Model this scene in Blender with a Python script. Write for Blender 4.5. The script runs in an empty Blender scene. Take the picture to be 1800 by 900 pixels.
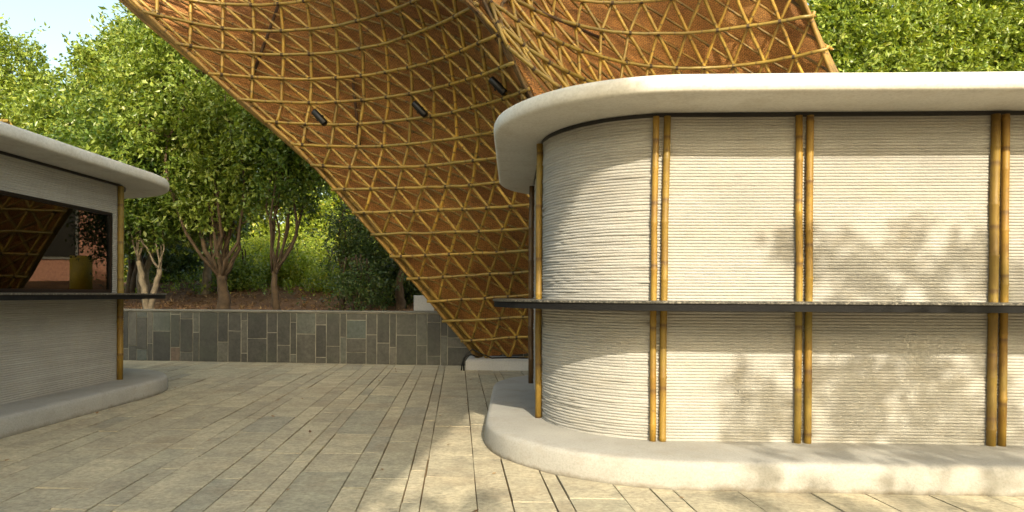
import bpy, bmesh, math, random
import numpy as np
from mathutils import Vector, Matrix, noise

random.seed(7)
RNG = np.random.default_rng(11)
R = math.radians
scene = bpy.context.scene
col = scene.collection

# ------------------------------------------------------------------ camera
cam_data = bpy.data.cameras.new('camera')
cam = bpy.data.objects.new('camera', cam_data)
col.objects.link(cam)
cam.location = (0, 0, 1.15)
cam.matrix_world = Matrix.Translation((0, 0, 1.15)) @ Matrix.Rotation(R(90), 4, 'X') @ Matrix.Rotation(0.005, 4, 'Z')
cam_data.lens = 24.0
cam_data.sensor_width = 36.0
cam_data.shift_y = 0.0378
cam_data.clip_start = 0.05
cam_data.clip_end = 2000
scene.camera = cam

# ------------------------------------------------------------------ light
SUN_EL = 30.0
SUN_DIR = Vector((0.2, -1.0, 0)).normalized()          # horizontal direction towards the sun
sun_vec = Vector((SUN_DIR.x * math.cos(R(SUN_EL)), SUN_DIR.y * math.cos(R(SUN_EL)), math.sin(R(SUN_EL))))
sun_data = bpy.data.lights.new('sun', 'SUN')
sun_data.energy = 2.15
sun_data.angle = R(0.5)
sun_data.color = (1.0, 0.885, 0.69)
sun = bpy.data.objects.new('sun', sun_data)
sun.rotation_euler = (-sun_vec).to_track_quat('-Z', 'Y').to_euler()
col.objects.link(sun)

world = bpy.data.worlds.new('World')
scene.world = world
world.use_nodes = True
wn = world.node_tree.nodes
wl = world.node_tree.links
wn.clear()
sky = wn.new('ShaderNodeTexSky')
sky.sky_type = 'NISHITA'
sky.sun_disc = False
sky.sun_elevation = R(SUN_EL)
sky.sun_rotation = math.atan2(SUN_DIR.x, SUN_DIR.y)
sky.air_density = 1.0
sky.dust_density = 4.0
sky.ozone_density = 1.0
bg = wn.new('ShaderNodeBackground')
bg.inputs['Strength'].default_value = 0.15
wo = wn.new('ShaderNodeOutputWorld')
wb = wn.new('ShaderNodeMix')                             # camera white balance: slightly warm
wb.data_type = 'RGBA'; wb.blend_type = 'MULTIPLY'
wb.inputs[0].default_value = 1.0
wb.inputs[7].default_value = (1.05, 1.0, 0.77, 1)
wl.new(sky.outputs[0], wb.inputs[6])
wl.new(wb.outputs[2], bg.inputs[0])
wl.new(bg.outputs[0], wo.inputs[0])

scene.view_settings.view_transform = 'Standard'
scene.view_settings.look = 'None'
scene.view_settings.exposure = 1.62
scene.view_settings.gamma = 1.0
scene.cycles.max_bounces = 6
scene.cycles.diffuse_bounces = 4
scene.cycles.glossy_bounces = 3
scene.cycles.transparent_max_bounces = 8
scene.cycles.transmission_bounces = 3
try:
    scene.cycles.use_denoising = True
except Exception:
    pass

# ------------------------------------------------------------------ helpers
def link(o, parent=None):
    col.objects.link(o)
    if parent is not None:
        o.parent = parent
        o.matrix_parent_inverse = Matrix.Identity(4)
    return o


def tag(o, label=None, cat=None, group=None, kind=None):
    if label: o['label'] = label
    if cat: o['category'] = cat
    if group: o['group'] = group
    if kind: o['kind'] = kind
    return o


def thing(name, label, cat, loc=(0, 0, 0), group=None):
    o = bpy.data.objects.new(name, None)
    o.empty_display_size = 0.2
    o.location = loc
    link(o)
    return tag(o, label, cat, group)


def raw_mesh(name, verts, faces, mat=None, parent=None, smooth=False, uvs=None, attr=None):
    """verts (N,3), faces: (M,3) or (M,4) array or a list of tuples."""
    me = bpy.data.meshes.new(name)
    verts = np.asarray(verts, dtype=np.float32)
    if parent is not None:
        verts = verts - np.array(parent_origin(parent), dtype=np.float32)
    if isinstance(faces, np.ndarray):
        m, n = faces.shape
        me.vertices.add(len(verts))
        me.vertices.foreach_set('co', verts.ravel())
        me.loops.add(m * n)
        me.loops.foreach_set('vertex_index', faces.astype(np.int32).ravel())
        me.polygons.add(m)
        me.polygons.foreach_set('loop_start', np.arange(0, m * n, n, dtype=np.int32))
        me.polygons.foreach_set('loop_total', np.full(m, n, dtype=np.int32))
        me.update(calc_edges=True)
    else:
        me.from_pydata([tuple(v) for v in verts], [], faces)
    if uvs is not None:
        uvl = me.uv_layers.new(name='UVMap')
        idx = np.empty(len(me.loops), dtype=np.int32)
        me.loops.foreach_get('vertex_index', idx)
        uvl.data.foreach_set('uv', np.asarray(uvs, dtype=np.float32)[idx].ravel())
    if attr is not None:
        a = me.attributes.new('rnd', 'FLOAT', 'POINT')
        a.data.foreach_set('value', np.asarray(attr, dtype=np.float32))
    if smooth:
        me.polygons.foreach_set('use_smooth', np.ones(len(me.polygons), dtype=bool))
    me.validate(clean_customdata=False)
    o = bpy.data.objects.new(name, me)
    if mat: me.materials.append(mat)
    return link(o, parent)


def parent_origin(p):
    v = Vector((0, 0, 0))
    while p is not None:
        v = v + p.location
        p = p.parent
    return v


class Geo:
    """Collects plain shapes in world coordinates; build() links them as one mesh."""
    def __init__(self):
        self.v, self.f, self.uv = [], [], []

    def add(self, v, f, uv=None):
        b = len(self.v)
        self.v += [tuple(p) for p in v]
        self.uv += list(uv) if uv is not None else [(0, 0)] * len(v)
        self.f += [tuple(b + i for i in q) for q in f]

    def box(self, lo, hi, M=None, bevel=0.0):
        x0, y0, z0 = lo; x1, y1, z1 = hi
        b = bevel
        v = [(x0, y0, z0), (x1, y0, z0), (x1, y1, z0), (x0, y1, z0)]
        if b:
            v += [(x0, y0, z1 - b), (x1, y0, z1 - b), (x1, y1, z1 - b), (x0, y1, z1 - b),
                  (x0 + b, y0 + b, z1), (x1 - b, y0 + b, z1), (x1 - b, y1 - b, z1), (x0 + b, y1 - b, z1)]
            f = [(3, 2, 1, 0), (8, 9, 10, 11)]
            for k in (0, 4):
                f += [(k + i, k + (i + 1) % 4, k + 4 + (i + 1) % 4, k + 4 + i) for i in range(4)]
        else:
            v += [(x0, y0, z1), (x1, y0, z1), (x1, y1, z1), (x0, y1, z1)]
            f = [(3, 2, 1, 0), (4, 5, 6, 7)] + [(i, (i + 1) % 4, 4 + (i + 1) % 4, 4 + i) for i in range(4)]
        if M is not None:
            v = [M @ Vector(p) for p in v]
        self.add(v, f)

    def tube(self, pts, r, sides=8, cap=True, rr=None, u0=0.0):
        pts = [Vector(p) for p in pts]
        n = len(pts)
        ring, uv, L = [], [], u0
        t0 = (pts[1] - pts[0]).normalized()
        up = Vector((0, 0, 1)) if abs(t0.z) < 0.9 else Vector((1, 0, 0))
        a = t0.cross(up).normalized()
        for i in range(n):
            t = (pts[min(i + 1, n - 1)] - pts[max(i - 1, 0)]).normalized()
            a = (a - t * a.dot(t)).normalized()
            b = t.cross(a)
            q = (rr[i] if rr is not None else r)
            if i: L += (pts[i] - pts[i - 1]).length
            for k in range(sides):
                an = 2 * math.pi * k / sides
                ring.append(pts[i] + (a * math.cos(an) + b * math.sin(an)) * q)
                uv.append((L, k / sides))
        f = []
        for i in range(n - 1):
            for k in range(sides):
                k2 = (k + 1) % sides
                f.append((i * sides + k, i * sides + k2, (i + 1) * sides + k2, (i + 1) * sides + k))
        if cap:
            f.append(tuple(range(sides - 1, -1, -1)))
            f.append(tuple((n - 1) * sides + k for k in range(sides)))
        self.add(ring, f, uv)

    def build(self, name, mat=None, parent=None, smooth=False):
        o = raw_mesh(name, self.v, self.f, mat, parent, smooth, self.uv)
        return o


# ------------------------------------------------------------------ materials
def new_mat(name):
    m = bpy.data.materials.new(name)
    m.use_nodes = True
    nt = m.node_tree
    b = nt.nodes['Principled BSDF']
    return m, nt, b


def N(nt, kind, **kw):
    n = nt.nodes.new(kind)
    for k, v in kw.items():
        if k in n.inputs.keys(): n.inputs[k].default_value = v
        else: setattr(n, k, v)
    return n


def ramp(nt, fac, stops):
    r = nt.nodes.new('ShaderNodeValToRGB')
    e = r.color_ramp.elements
    while len(e) < len(stops): e.new(0.5)
    for i, (p, c) in enumerate(stops):
        e[i].position = p
        e[i].color = (*c, 1) if len(c) == 3 else c
    nt.links.new(fac, r.inputs[0])
    return r.outputs[0]


def mix(nt, a, b, fac, mode='MIX'):
    m = nt.nodes.new('ShaderNodeMix')
    m.data_type = 'RGBA'
    m.blend_type = mode
    for val, sock in ((fac, m.inputs[0]), (a, m.inputs[6]), (b, m.inputs[7])):
        if hasattr(val, 'is_linked') or hasattr(val, 'links'):
            nt.links.new(val, sock)
        elif isinstance(val, (int, float)):
            sock.default_value = val
        else:
            sock.default_value = (*val, 1)
    return m.outputs[2]


def coords(nt, scale=(1, 1, 1), kind='Object'):
    t = nt.nodes.new('ShaderNodeTexCoord')
    mp = nt.nodes.new('ShaderNodeMapping')
    mp.inputs['Scale'].default_value = scale
    nt.links.new(t.outputs[kind], mp.inputs[0])
    return mp.outputs[0]


def world_coords(nt, scale=(1, 1, 1)):
    t = nt.nodes.new('ShaderNodeNewGeometry')
    mp = nt.nodes.new('ShaderNodeMapping')
    mp.inputs['Scale'].default_value = scale
    nt.links.new(t.outputs['Position'], mp.inputs[0])
    return mp.outputs[0]


def noise_tex(nt, vec, scale, detail=4, rough=0.55):
    n = N(nt, 'ShaderNodeTexNoise')
    n.inputs['Scale'].default_value = scale
    n.inputs['Detail'].default_value = detail
    n.inputs['Roughness'].default_value = rough
    nt.links.new(vec, n.inputs['Vector'])
    return n.outputs['Fac']


def bump(nt, b, height, strength, dist):
    n = nt.nodes.new('ShaderNodeBump')
    n.inputs['Strength'].default_value = strength
    n.inputs['Distance'].default_value = dist
    nt.links.new(height, n.inputs['Height'])
    nt.links.new(n.outputs[0], b.inputs['Normal'])
    return n


def mat_concrete(name, c0, c1, grain=60, bs=0.3, rough=0.85, stain=None, layered=False, dirt=False):
    m, nt, b = new_mat(name)
    w = world_coords(nt)
    n1 = noise_tex(nt, w, 1.7, 5, 0.6)
    colr = ramp(nt, n1, [(0.3, c0), (0.7, c1)])
    n2 = noise_tex(nt, w, grain, 4, 0.7)
    colr = mix(nt, colr, ramp(nt, n2, [(0.3, (0.74, 0.73, 0.71)), (0.55, (1, 1, 1))]), 0.7, 'MULTIPLY')
    if layered:       # every batch of mortar dried a little lighter or darker
        n4 = noise_tex(nt, world_coords(nt, (0.5, 0.5, 34)), 1.0, 5, 0.8)
        colr = mix(nt, colr, ramp(nt, n4, [(0.32, (0.78, 0.77, 0.75)), (0.62, (1.06, 1.06, 1.06))]), 0.8, 'MULTIPLY')
    if stain:
        n3 = noise_tex(nt, world_coords(nt, (1, 1, 2.2)), 4.5, 6, 0.7)
        colr = mix(nt, colr, stain, ramp(nt, n3, [(0.5, (0, 0, 0)), (0.75, (0.6, 0.6, 0.6))]))
    if dirt:          # splashed grime just above the paving, broken up by noise
        g = nt.nodes.new('ShaderNodeNewGeometry'); sp = nt.nodes.new('ShaderNodeSeparateXYZ')
        nt.links.new(g.outputs['Position'], sp.inputs[0])
        n5 = noise_tex(nt, w, 9, 6, 0.7)
        ma = N(nt, 'ShaderNodeMath', operation='MULTIPLY_ADD'); ma.inputs[1].default_value = 0.16; ma.inputs[2].default_value = -0.045
        nt.links.new(n5, ma.inputs[0])
        su = N(nt, 'ShaderNodeMath', operation='SUBTRACT'); nt.links.new(ma.outputs[0], su.inputs[0]); nt.links.new(sp.outputs[2], su.inputs[1])
        colr = mix(nt, colr, (0.16, 0.125, 0.08), ramp(nt, su.outputs[0], [(0.0, (0, 0, 0)), (0.05, (0.6, 0.6, 0.6))]))
    nt.links.new(colr, b.inputs['Base Color'])
    b.inputs['Roughness'].default_value = rough
    bump(nt, b, n2, bs, 0.004)
    return m


def mat_bamboo(name, dark, light, node_len=0.33, node_dark=(0.10, 0.05, 0.015), rough=0.45, green=None):
    m, nt, b = new_mat(name)
    uvn = nt.nodes.new('ShaderNodeUVMap')
    sep = nt.nodes.new('ShaderNodeSeparateXYZ')
    nt.links.new(uvn.outputs[0], sep.inputs[0])
    info = nt.nodes.new('ShaderNodeObjectInfo')
    # length coordinate shifted per pole
    ad = N(nt, 'ShaderNodeMath', operation='ADD')
    nt.links.new(sep.outputs[0], ad.inputs[0]); nt.links.new(info.outputs['Random'], ad.inputs[1])
    dv = N(nt, 'ShaderNodeMath', operation='DIVIDE'); dv.inputs[1].default_value = node_len
    nt.links.new(ad.outputs[0], dv.inputs[0])
    fr = N(nt, 'ShaderNodeMath', operation='FRACT')
    nt.links.new(dv.outputs[0], fr.inputs[0])
    g = nt.nodes.new('ShaderNodeNewGeometry')
    n1 = noise_tex(nt, g.outputs['Position'], 3.0, 5, 0.65)
    n2 = noise_tex(nt, g.outputs['Position'], 22.0, 5, 0.7)
    c = ramp(nt, n1, [(0.32, dark), (0.66, light)])
    # each pole its own tint
    tint = ramp(nt, info.outputs['Random'], [(0.0, (0.72, 0.74, 0.72)), (0.5, (1, 1, 1)), (1.0, (1.25, 1.15, 0.95))])
    c = mix(nt, c, tint, 0.8, 'MULTIPLY')
    if green:
        n3 = noise_tex(nt, g.outputs['Position'], 1.3, 3, 0.5)
        c = mix(nt, c, green, ramp(nt, n3, [(0.5, (0, 0, 0)), (0.72, (0.75, 0.75, 0.75))]))
    c = mix(nt, c, node_dark, ramp(nt, n2, [(0.58, (0, 0, 0)), (0.74, (0.8, 0.8, 0.8))]))
    ring = ramp(nt, fr.outputs[0], [(0.0, (0.9, 0.9, 0.9)), (0.035, (0.0, 0.0, 0.0)), (0.93, (0, 0, 0)), (1.0, (0.9, 0.9, 0.9))])
    c = mix(nt, c, node_dark, ring)
    nt.links.new(c, b.inputs['Base Color'])
    b.inputs['Roughness'].default_value = rough
    bump(nt, b, n2, 0.25, 0.003)
    return m


def mat_leaf(name, dark, light, trans=0.35, tip=None, rough=0.33):
    m, nt, b = new_mat(name)
    at = nt.nodes.new('ShaderNodeAttribute')
    at.attribute_name = 'rnd'
    stops = [(0.0, dark), (0.75, light)]
    if tip: stops.append((0.97, tip))
    c = ramp(nt, at.outputs['Fac'], stops)
    nt.links.new(c, b.inputs['Base Color'])
    b.inputs['Roughness'].default_value = rough
    b.inputs['Specular IOR Level'].default_value = 0.6
    tr = nt.nodes.new('ShaderNodeBsdfTranslucent')
    tc = mix(nt, c, (1.6, 1.45, 0.35), 1.0, 'MULTIPLY')
    nt.links.new(tc, tr.inputs[0])
    ms = nt.nodes.new('ShaderNodeMixShader')
    ms.inputs[0].default_value = trans
    out = nt.nodes['Material Output']
    nt.links.new(b.outputs[0], ms.inputs[1])
    nt.links.new(tr.outputs[0], ms.inputs[2])
    nt.links.new(ms.outputs[0], out.inputs[0])
    return m


def mat_plain(name, c, rough=0.5, metal=0.0, spec=0.5, vary=0.15, scale=8, bs=0.0):
    m, nt, b = new_mat(name)
    w = world_coords(nt)
    n1 = noise_tex(nt, w, scale, 4, 0.6)
    d = tuple(x * (1 - vary) for x in c); l = tuple(min(1, x * (1 + vary)) for x in c)
    nt.links.new(ramp(nt, n1, [(0.3, d), (0.7, l)]), b.inputs['Base Color'])
    b.inputs['Roughness'].default_value = rough
    b.inputs['Metallic'].default_value = metal
    b.inputs['Specular IOR Level'].default_value = spec
    if bs: bump(nt, b, noise_tex(nt, w, scale * 6, 4, 0.6), bs, 0.004)
    return m


def mat_stone(name, stops, fine=40, bs=0.5, rough=0.8, stain=(0.2, 0.13, 0.07), stain_amt=0.35, dist=0.006):
    """stone pieces: each piece takes its own tone out of `stops`"""
    m, nt, b = new_mat(name)
    info = nt.nodes.new('ShaderNodeObjectInfo')
    g = nt.nodes.new('ShaderNodeNewGeometry')
    a = nt.nodes.new('ShaderNodeAttribute'); a.attribute_name = 'rnd'
    ad = N(nt, 'ShaderNodeMath', operation='ADD'); nt.links.new(info.outputs['Random'], ad.inputs[0]); nt.links.new(a.outputs['Fac'], ad.inputs[1])
    fr = N(nt, 'ShaderNodeMath', operation='FRACT'); nt.links.new(ad.outputs[0], fr.inputs[0])
    c = ramp(nt, fr.outputs[0], stops)
    n1 = noise_tex(nt, g.outputs['Position'], 5, 6, 0.65)
    c = mix(nt, c, ramp(nt, n1, [(0.3, (0.72, 0.72, 0.72)), (0.7, (1.2, 1.18, 1.14))]), 1.0, 'MULTIPLY')
    n2 = noise_tex(nt, g.outputs['Position'], fine, 6, 0.7)
    c = mix(nt, c, ramp(nt, n2, [(0.32, (0.6, 0.6, 0.6)), (0.62, (1.22, 1.22, 1.22))]), 0.8, 'MULTIPLY')
    n3 = noise_tex(nt, g.outputs['Position'], 1.6, 5, 0.65)
    c = mix(nt, c, stain, ramp(nt, n3, [(0.5, (0, 0, 0)), (0.75, (stain_amt,) * 3)]))
    nt.links.new(c, b.inputs['Base Color'])
    b.inputs['Roughness'].default_value = rough
    h = mix(nt, n1, n2, 0.4)
    bump(nt, b, h, bs, dist)
    return m


M = {}
M['printed'] = mat_concrete('printed_concrete', (0.335, 0.33, 0.31), (0.415, 0.41, 0.385), 90, 0.6, 0.9, (0.36, 0.33, 0.27), True)
M['roof'] = mat_concrete('smooth_white_concrete', (0.56, 0.55, 0.505), (0.66, 0.65, 0.605), 45, 0.25, 0.7, (0.42, 0.38, 0.30))
M['base'] = mat_concrete('base_concrete', (0.29, 0.285, 0.262), (0.37, 0.362, 0.335), 70, 0.5, 0.85, (0.25, 0.225, 0.18), dirt=True)
M['strip'] = mat_plain('black_metal_strip', (0.012, 0.012, 0.012), 0.45)
M['fascia'] = mat_plain('dark_metal_fascia', (0.010, 0.010, 0.010), 0.7, 0.0, 0.12)
M['pole'] = mat_bamboo('golden_bamboo', (0.14, 0.075, 0.012), (0.26, 0.165, 0.022), 0.42, (0.10, 0.05, 0.015), 0.58, (0.20, 0.17, 0.035))
M['pole_dark'] = mat_bamboo('dark_bamboo', (0.05, 0.025, 0.008), (0.09, 0.05, 0.015), 0.42)
M['ring'] = mat_bamboo('lattice_bamboo_front', (0.15, 0.095, 0.016), (0.30, 0.20, 0.032), 0.36, (0.08, 0.045, 0.012), 0.42, (0.17, 0.14, 0.03))
M['slat'] = mat_bamboo('lattice_bamboo', (0.17, 0.105, 0.02), (0.37, 0.24, 0.042), 0.36, (0.07, 0.04, 0.012), 0.45)
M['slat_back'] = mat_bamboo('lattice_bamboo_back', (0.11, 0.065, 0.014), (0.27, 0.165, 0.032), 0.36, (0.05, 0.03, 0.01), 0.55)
M['brace'] = mat_bamboo('brown_brace', (0.035, 0.018, 0.008), (0.07, 0.035, 0.015), 0.5, (0.03, 0.015, 0.008), 0.85)
M['fold'] = mat_bamboo('stained_shaded_cane', (0.06, 0.034, 0.012), (0.15, 0.085, 0.022), 0.4, (0.03, 0.018, 0.008), 0.8)  # stain plus the shade inside the fold, put into the cane colour
M['tie'] = mat_plain('dark_twine', (0.05, 0.03, 0.015), 0.9)
M['black'] = mat_plain('black_paint', (0.006, 0.006, 0.006), 0.3, 0.0, 0.25)
M['lens'] = mat_plain('lamp_lens', (0.55, 0.55, 0.52), 0.15)
M['footing'] = mat_concrete('grey_concrete', (0.42, 0.42, 0.42), (0.52, 0.52, 0.51), 50, 0.4, 0.85)
M['paver'] = mat_stone('paving_stone_grey', [(0, (0.33, 0.295, 0.215)), (0.25, (0.42, 0.375, 0.27)), (0.5, (0.37, 0.335, 0.245)), (0.75, (0.46, 0.41, 0.29)), (0.92, (0.34, 0.32, 0.24)), (1, (0.31, 0.29, 0.225))], 30, 1.0, 0.75, (0.26, 0.18, 0.10), 0.4, 0.012)
M['slate'] = mat_stone('slate_panel', [(0, (0.040, 0.041, 0.038)), (0.3, (0.088, 0.088, 0.078)), (0.55, (0.055, 0.056, 0.051)), (0.8, (0.115, 0.113, 0.098)), (0.93, (0.075, 0.095, 0.09)), (1, (0.14, 0.105, 0.08))], 22, 0.7, 0.65, (0.06, 0.075, 0.05), 0.5, 0.01)
M['mortar'] = mat_plain('pale_mortar', (0.27, 0.26, 0.22), 0.95, vary=0.3)
M['joint'] = mat_plain('sandy_joint', (0.14, 0.09, 0.038), 0.95, vary=0.4, scale=12)
M['cap'] = mat_concrete('cap_stone', (0.16, 0.16, 0.14), (0.22, 0.215, 0.19), 40, 0.4, 0.8)
M['bark'] = mat_plain('brown_bark', (0.075, 0.05, 0.028), 0.9, vary=0.5, scale=9, bs=1.0)
M['bark_pale'] = mat_plain('pale_bark', (0.24, 0.20, 0.145), 0.9, vary=0.35, scale=9, bs=1.0)
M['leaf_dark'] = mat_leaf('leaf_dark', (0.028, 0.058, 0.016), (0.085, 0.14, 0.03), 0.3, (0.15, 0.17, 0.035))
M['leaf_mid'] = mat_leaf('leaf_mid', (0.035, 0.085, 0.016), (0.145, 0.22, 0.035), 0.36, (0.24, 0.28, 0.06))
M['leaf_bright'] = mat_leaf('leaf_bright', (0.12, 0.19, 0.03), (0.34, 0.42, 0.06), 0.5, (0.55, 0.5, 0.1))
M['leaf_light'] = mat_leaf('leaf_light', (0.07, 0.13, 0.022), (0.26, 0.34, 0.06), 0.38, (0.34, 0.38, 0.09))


def mat_granite():
    m, nt, b = new_mat('speckled_granite')
    v = N(nt, 'ShaderNodeTexVoronoi'); v.inputs['Scale'].default_value = 110
    nt.links.new(world_coords(nt), v.inputs['Vector'])
    n = noise_tex(nt, world_coords(nt), 60, 5, 0.7)
    c = ramp(nt, n, [(0.4, (0.02, 0.02, 0.018)), (0.54, (0.09, 0.085, 0.07)), (0.68, (0.27, 0.25, 0.21))])
    nt.links.new(c, b.inputs['Base Color'])
    b.inputs['Roughness'].default_value = 0.35
    bump(nt, b, n, 0.4, 0.003)
    return m


def mat_weave():
    """woven bamboo matting: over-under cells along the UVs (metres)"""
    m, nt, b = new_mat('woven_matting')
    uvn = nt.nodes.new('ShaderNodeUVMap')
    rot = nt.nodes.new('ShaderNodeMapping')
    rot.inputs['Rotation'].default_value = (0, 0, R(3))
    nt.links.new(uvn.outputs[0], rot.inputs[0])
    ch = N(nt, 'ShaderNodeTexChecker'); ch.inputs['Scale'].default_value = 34.0
    nt.links.new(rot.outputs[0], ch.inputs['Vector'])
    wv1 = N(nt, 'ShaderNodeTexWave', bands_direction='X'); wv1.inputs['Scale'].default_value = 17.0 / 3.1416 * 3.1
    wv2 = N(nt, 'ShaderNodeTexWave', bands_direction='Y'); wv2.inputs['Scale'].default_value = 17.0 / 3.1416 * 3.1
    for w_ in (wv1, wv2):
        nt.links.new(rot.outputs[0], w_.inputs['Vector'])
        w_.inputs['Distortion'].default_value = 0.4
    hgt = mix(nt, wv1.outputs['Fac'], wv2.outputs['Fac'], ch.outputs['Fac'])
    n1 = noise_tex(nt, uvn.outputs[0], 1.1, 5, 0.6)
    n2 = noise_tex(nt, uvn.outputs[0], 26, 5, 0.75)
    c = ramp(nt, n1, [(0.3, (0.215, 0.095, 0.026)), (0.55, (0.335, 0.165, 0.045)), (0.75, (0.44, 0.25, 0.08))])
    c = mix(nt, c, ramp(nt, n2, [(0.3, (0.5, 0.45, 0.4)), (0.62, (1.35, 1.3, 1.2))]), 0.8, 'MULTIPLY')
    c = mix(nt, c, ramp(nt, hgt, [(0.1, (0.25, 0.19, 0.14)), (0.6, (1.3, 1.26, 1.15))]), 0.85, 'MULTIPLY')
    nt.links.new(c, b.inputs['Base Color'])
    b.inputs['Roughness'].default_value = 0.7
    bump(nt, b, hgt, 0.6, 0.006)
    return m


def mat_soil():
    m, nt, b = new_mat('brown_soil')
    w = world_coords(nt)
    n1 = noise_tex(nt, w, 1.2, 6, 0.65)
    c = ramp(nt, n1, [(0.3, (0.11, 0.055, 0.022)), (0.55, (0.20, 0.105, 0.042)), (0.75, (0.28, 0.16, 0.07))])
    n2 = noise_tex(nt, w, 22, 6, 0.75)
    c = mix(nt, c, ramp(nt, n2, [(0.3, (0.45, 0.42, 0.4)), (0.65, (1.3, 1.25, 1.2))]), 0.9, 'MULTIPLY')
    nt.links.new(c, b.inputs['Base Color'])
    b.inputs['Roughness'].default_value = 0.95
    bump(nt, b, n2, 1.0, 0.04)
    return m


def mat_glass():
    m, nt, b = new_mat('dark_window_glass')
    out = nt.nodes['Material Output']
    gl = nt.nodes.new('ShaderNodeBsdfGlossy'); gl.inputs['Roughness'].default_value = 0.0
    gl.inputs['Color'].default_value = (0.95, 0.95, 0.92, 1)
    tr = nt.nodes.new('ShaderNodeBsdfTransparent'); tr.inputs['Color'].default_value = (0.32, 0.33, 0.3, 1)
    lw = nt.nodes.new('ShaderNodeLayerWeight'); lw.inputs['Blend'].default_value = 0.42
    ms = nt.nodes.new('ShaderNodeMixShader')
    nt.links.new(lw.outputs['Fresnel'], ms.inputs[0])
    nt.links.new(tr.outputs[0], ms.inputs[1]); nt.links.new(gl.outputs[0], ms.inputs[2])
    nt.links.new(ms.outputs[0], out.inputs[0])
    return m


M['granite'] = mat_granite(); M['weave'] = mat_weave(); M['soil'] = mat_soil(); M['glass'] = mat_glass()

# ------------------------------------------------------------------ sweeps and outlines
def rrect(x0, x1, y0, y1, r, step=0.06, coarse=None):
    """rounded rectangle, counter-clockwise from above; returns points and outward normals"""
    P, Nn = [], []
    cs = [((x1 - r, y0 + r), -90), ((x1 - r, y1 - r), 0), ((x0 + r, y1 - r), 90), ((x0 + r, y0 + r), 180)]
    for i, ((cx, cy), a0) in enumerate(cs):
        n = max(6, int(r * math.pi / 2 / step))
        for k in range(n + 1):
            a = R(a0 + 90 * k / n)
            P.append((cx + r * math.cos(a), cy + r * math.sin(a))); Nn.append((math.cos(a), math.sin(a)))
        (nx, ny), b0 = cs[(i + 1) % 4]
        a = R(a0 + 90)
        q = (nx + r * math.cos(a), ny + r * math.sin(a))
        p = P[-1]
        L = math.dist(p, q)
        st = coarse if (coarse and i in (0, 1)) else step
        m = max(1, int(L / st))
        for k in range(1, m):
            t = k / m
            P.append((p[0] + (q[0] - p[0]) * t, p[1] + (q[1] - p[1]) * t)); Nn.append((math.cos(a), math.sin(a)))
    return np.array(P), np.array(Nn)


def turn(P, Nn, ang, org):
    # the long front runs slightly off square to the short sides
    Rm = np.array([[1.0, math.tan(ang)], [0.0, 1.0]])
    Q = Nn @ np.linalg.inv(Rm).T
    return P @ Rm + np.array(org), Q / np.linalg.norm(Q, axis=1, keepdims=True)


def wob(n, amp, k=9, seed=0):
    r = np.random.default_rng(seed)
    t = np.linspace(0, 2 * math.pi, n, endpoint=False)
    return amp * sum(np.sin(t * f + r.uniform(0, 6.28)) / (f ** 0.5) for f in range(2, 2 + k * 4, 3)) / 2


def sweep(name, P, Nn, prof, mat, parent, amp=0.0, caps=True, seed=0, smooth=True, zamp=0.0):
    n = len(P)
    V, F = [], []
    w1, w2 = wob(n, amp, 9, seed), wob(n, zamp, 7, seed + 1)
    for j, (o, z) in enumerate(prof):
        for i in range(n):
            q = P[i] + Nn[i] * (o + w1[i])
            V.append((q[0], q[1], z + (w2[i] if 0 < j < len(prof) - 1 else 0)))
    for j in range(len(prof) - 1):
        for i in range(n):
            i2 = (i + 1) % n
            F.append((j * n + i, j * n + i2, (j + 1) * n + i2, (j + 1) * n + i))
    if caps:
        F.append(tuple(range(n - 1, -1, -1)))
        F.append(tuple((len(prof) - 1) * n + i for i in range(n)))
    return raw_mesh(name, V, F, mat, parent, smooth)


def sweep_open(name, P, Nn, sec, mat, parent):
    """closed section [(offset, z)...] along an open path"""
    n, m = len(P), len(sec)
    V = [(P[i][0] + Nn[i][0] * o, P[i][1] + Nn[i][1] * o, z) for i in range(n) for (o, z) in sec]
    F = []
    for i in range(n - 1):
        for k in range(m):
            k2 = (k + 1) % m
            F.append((i * m + k, (i + 1) * m + k, (i + 1) * m + k2, i * m + k2))
    F.append(tuple(range(m)))
    F.append(tuple((n - 1) * m + k for k in range(m - 1, -1, -1)))
    return raw_mesh(name, V, F, mat, parent)


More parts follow.
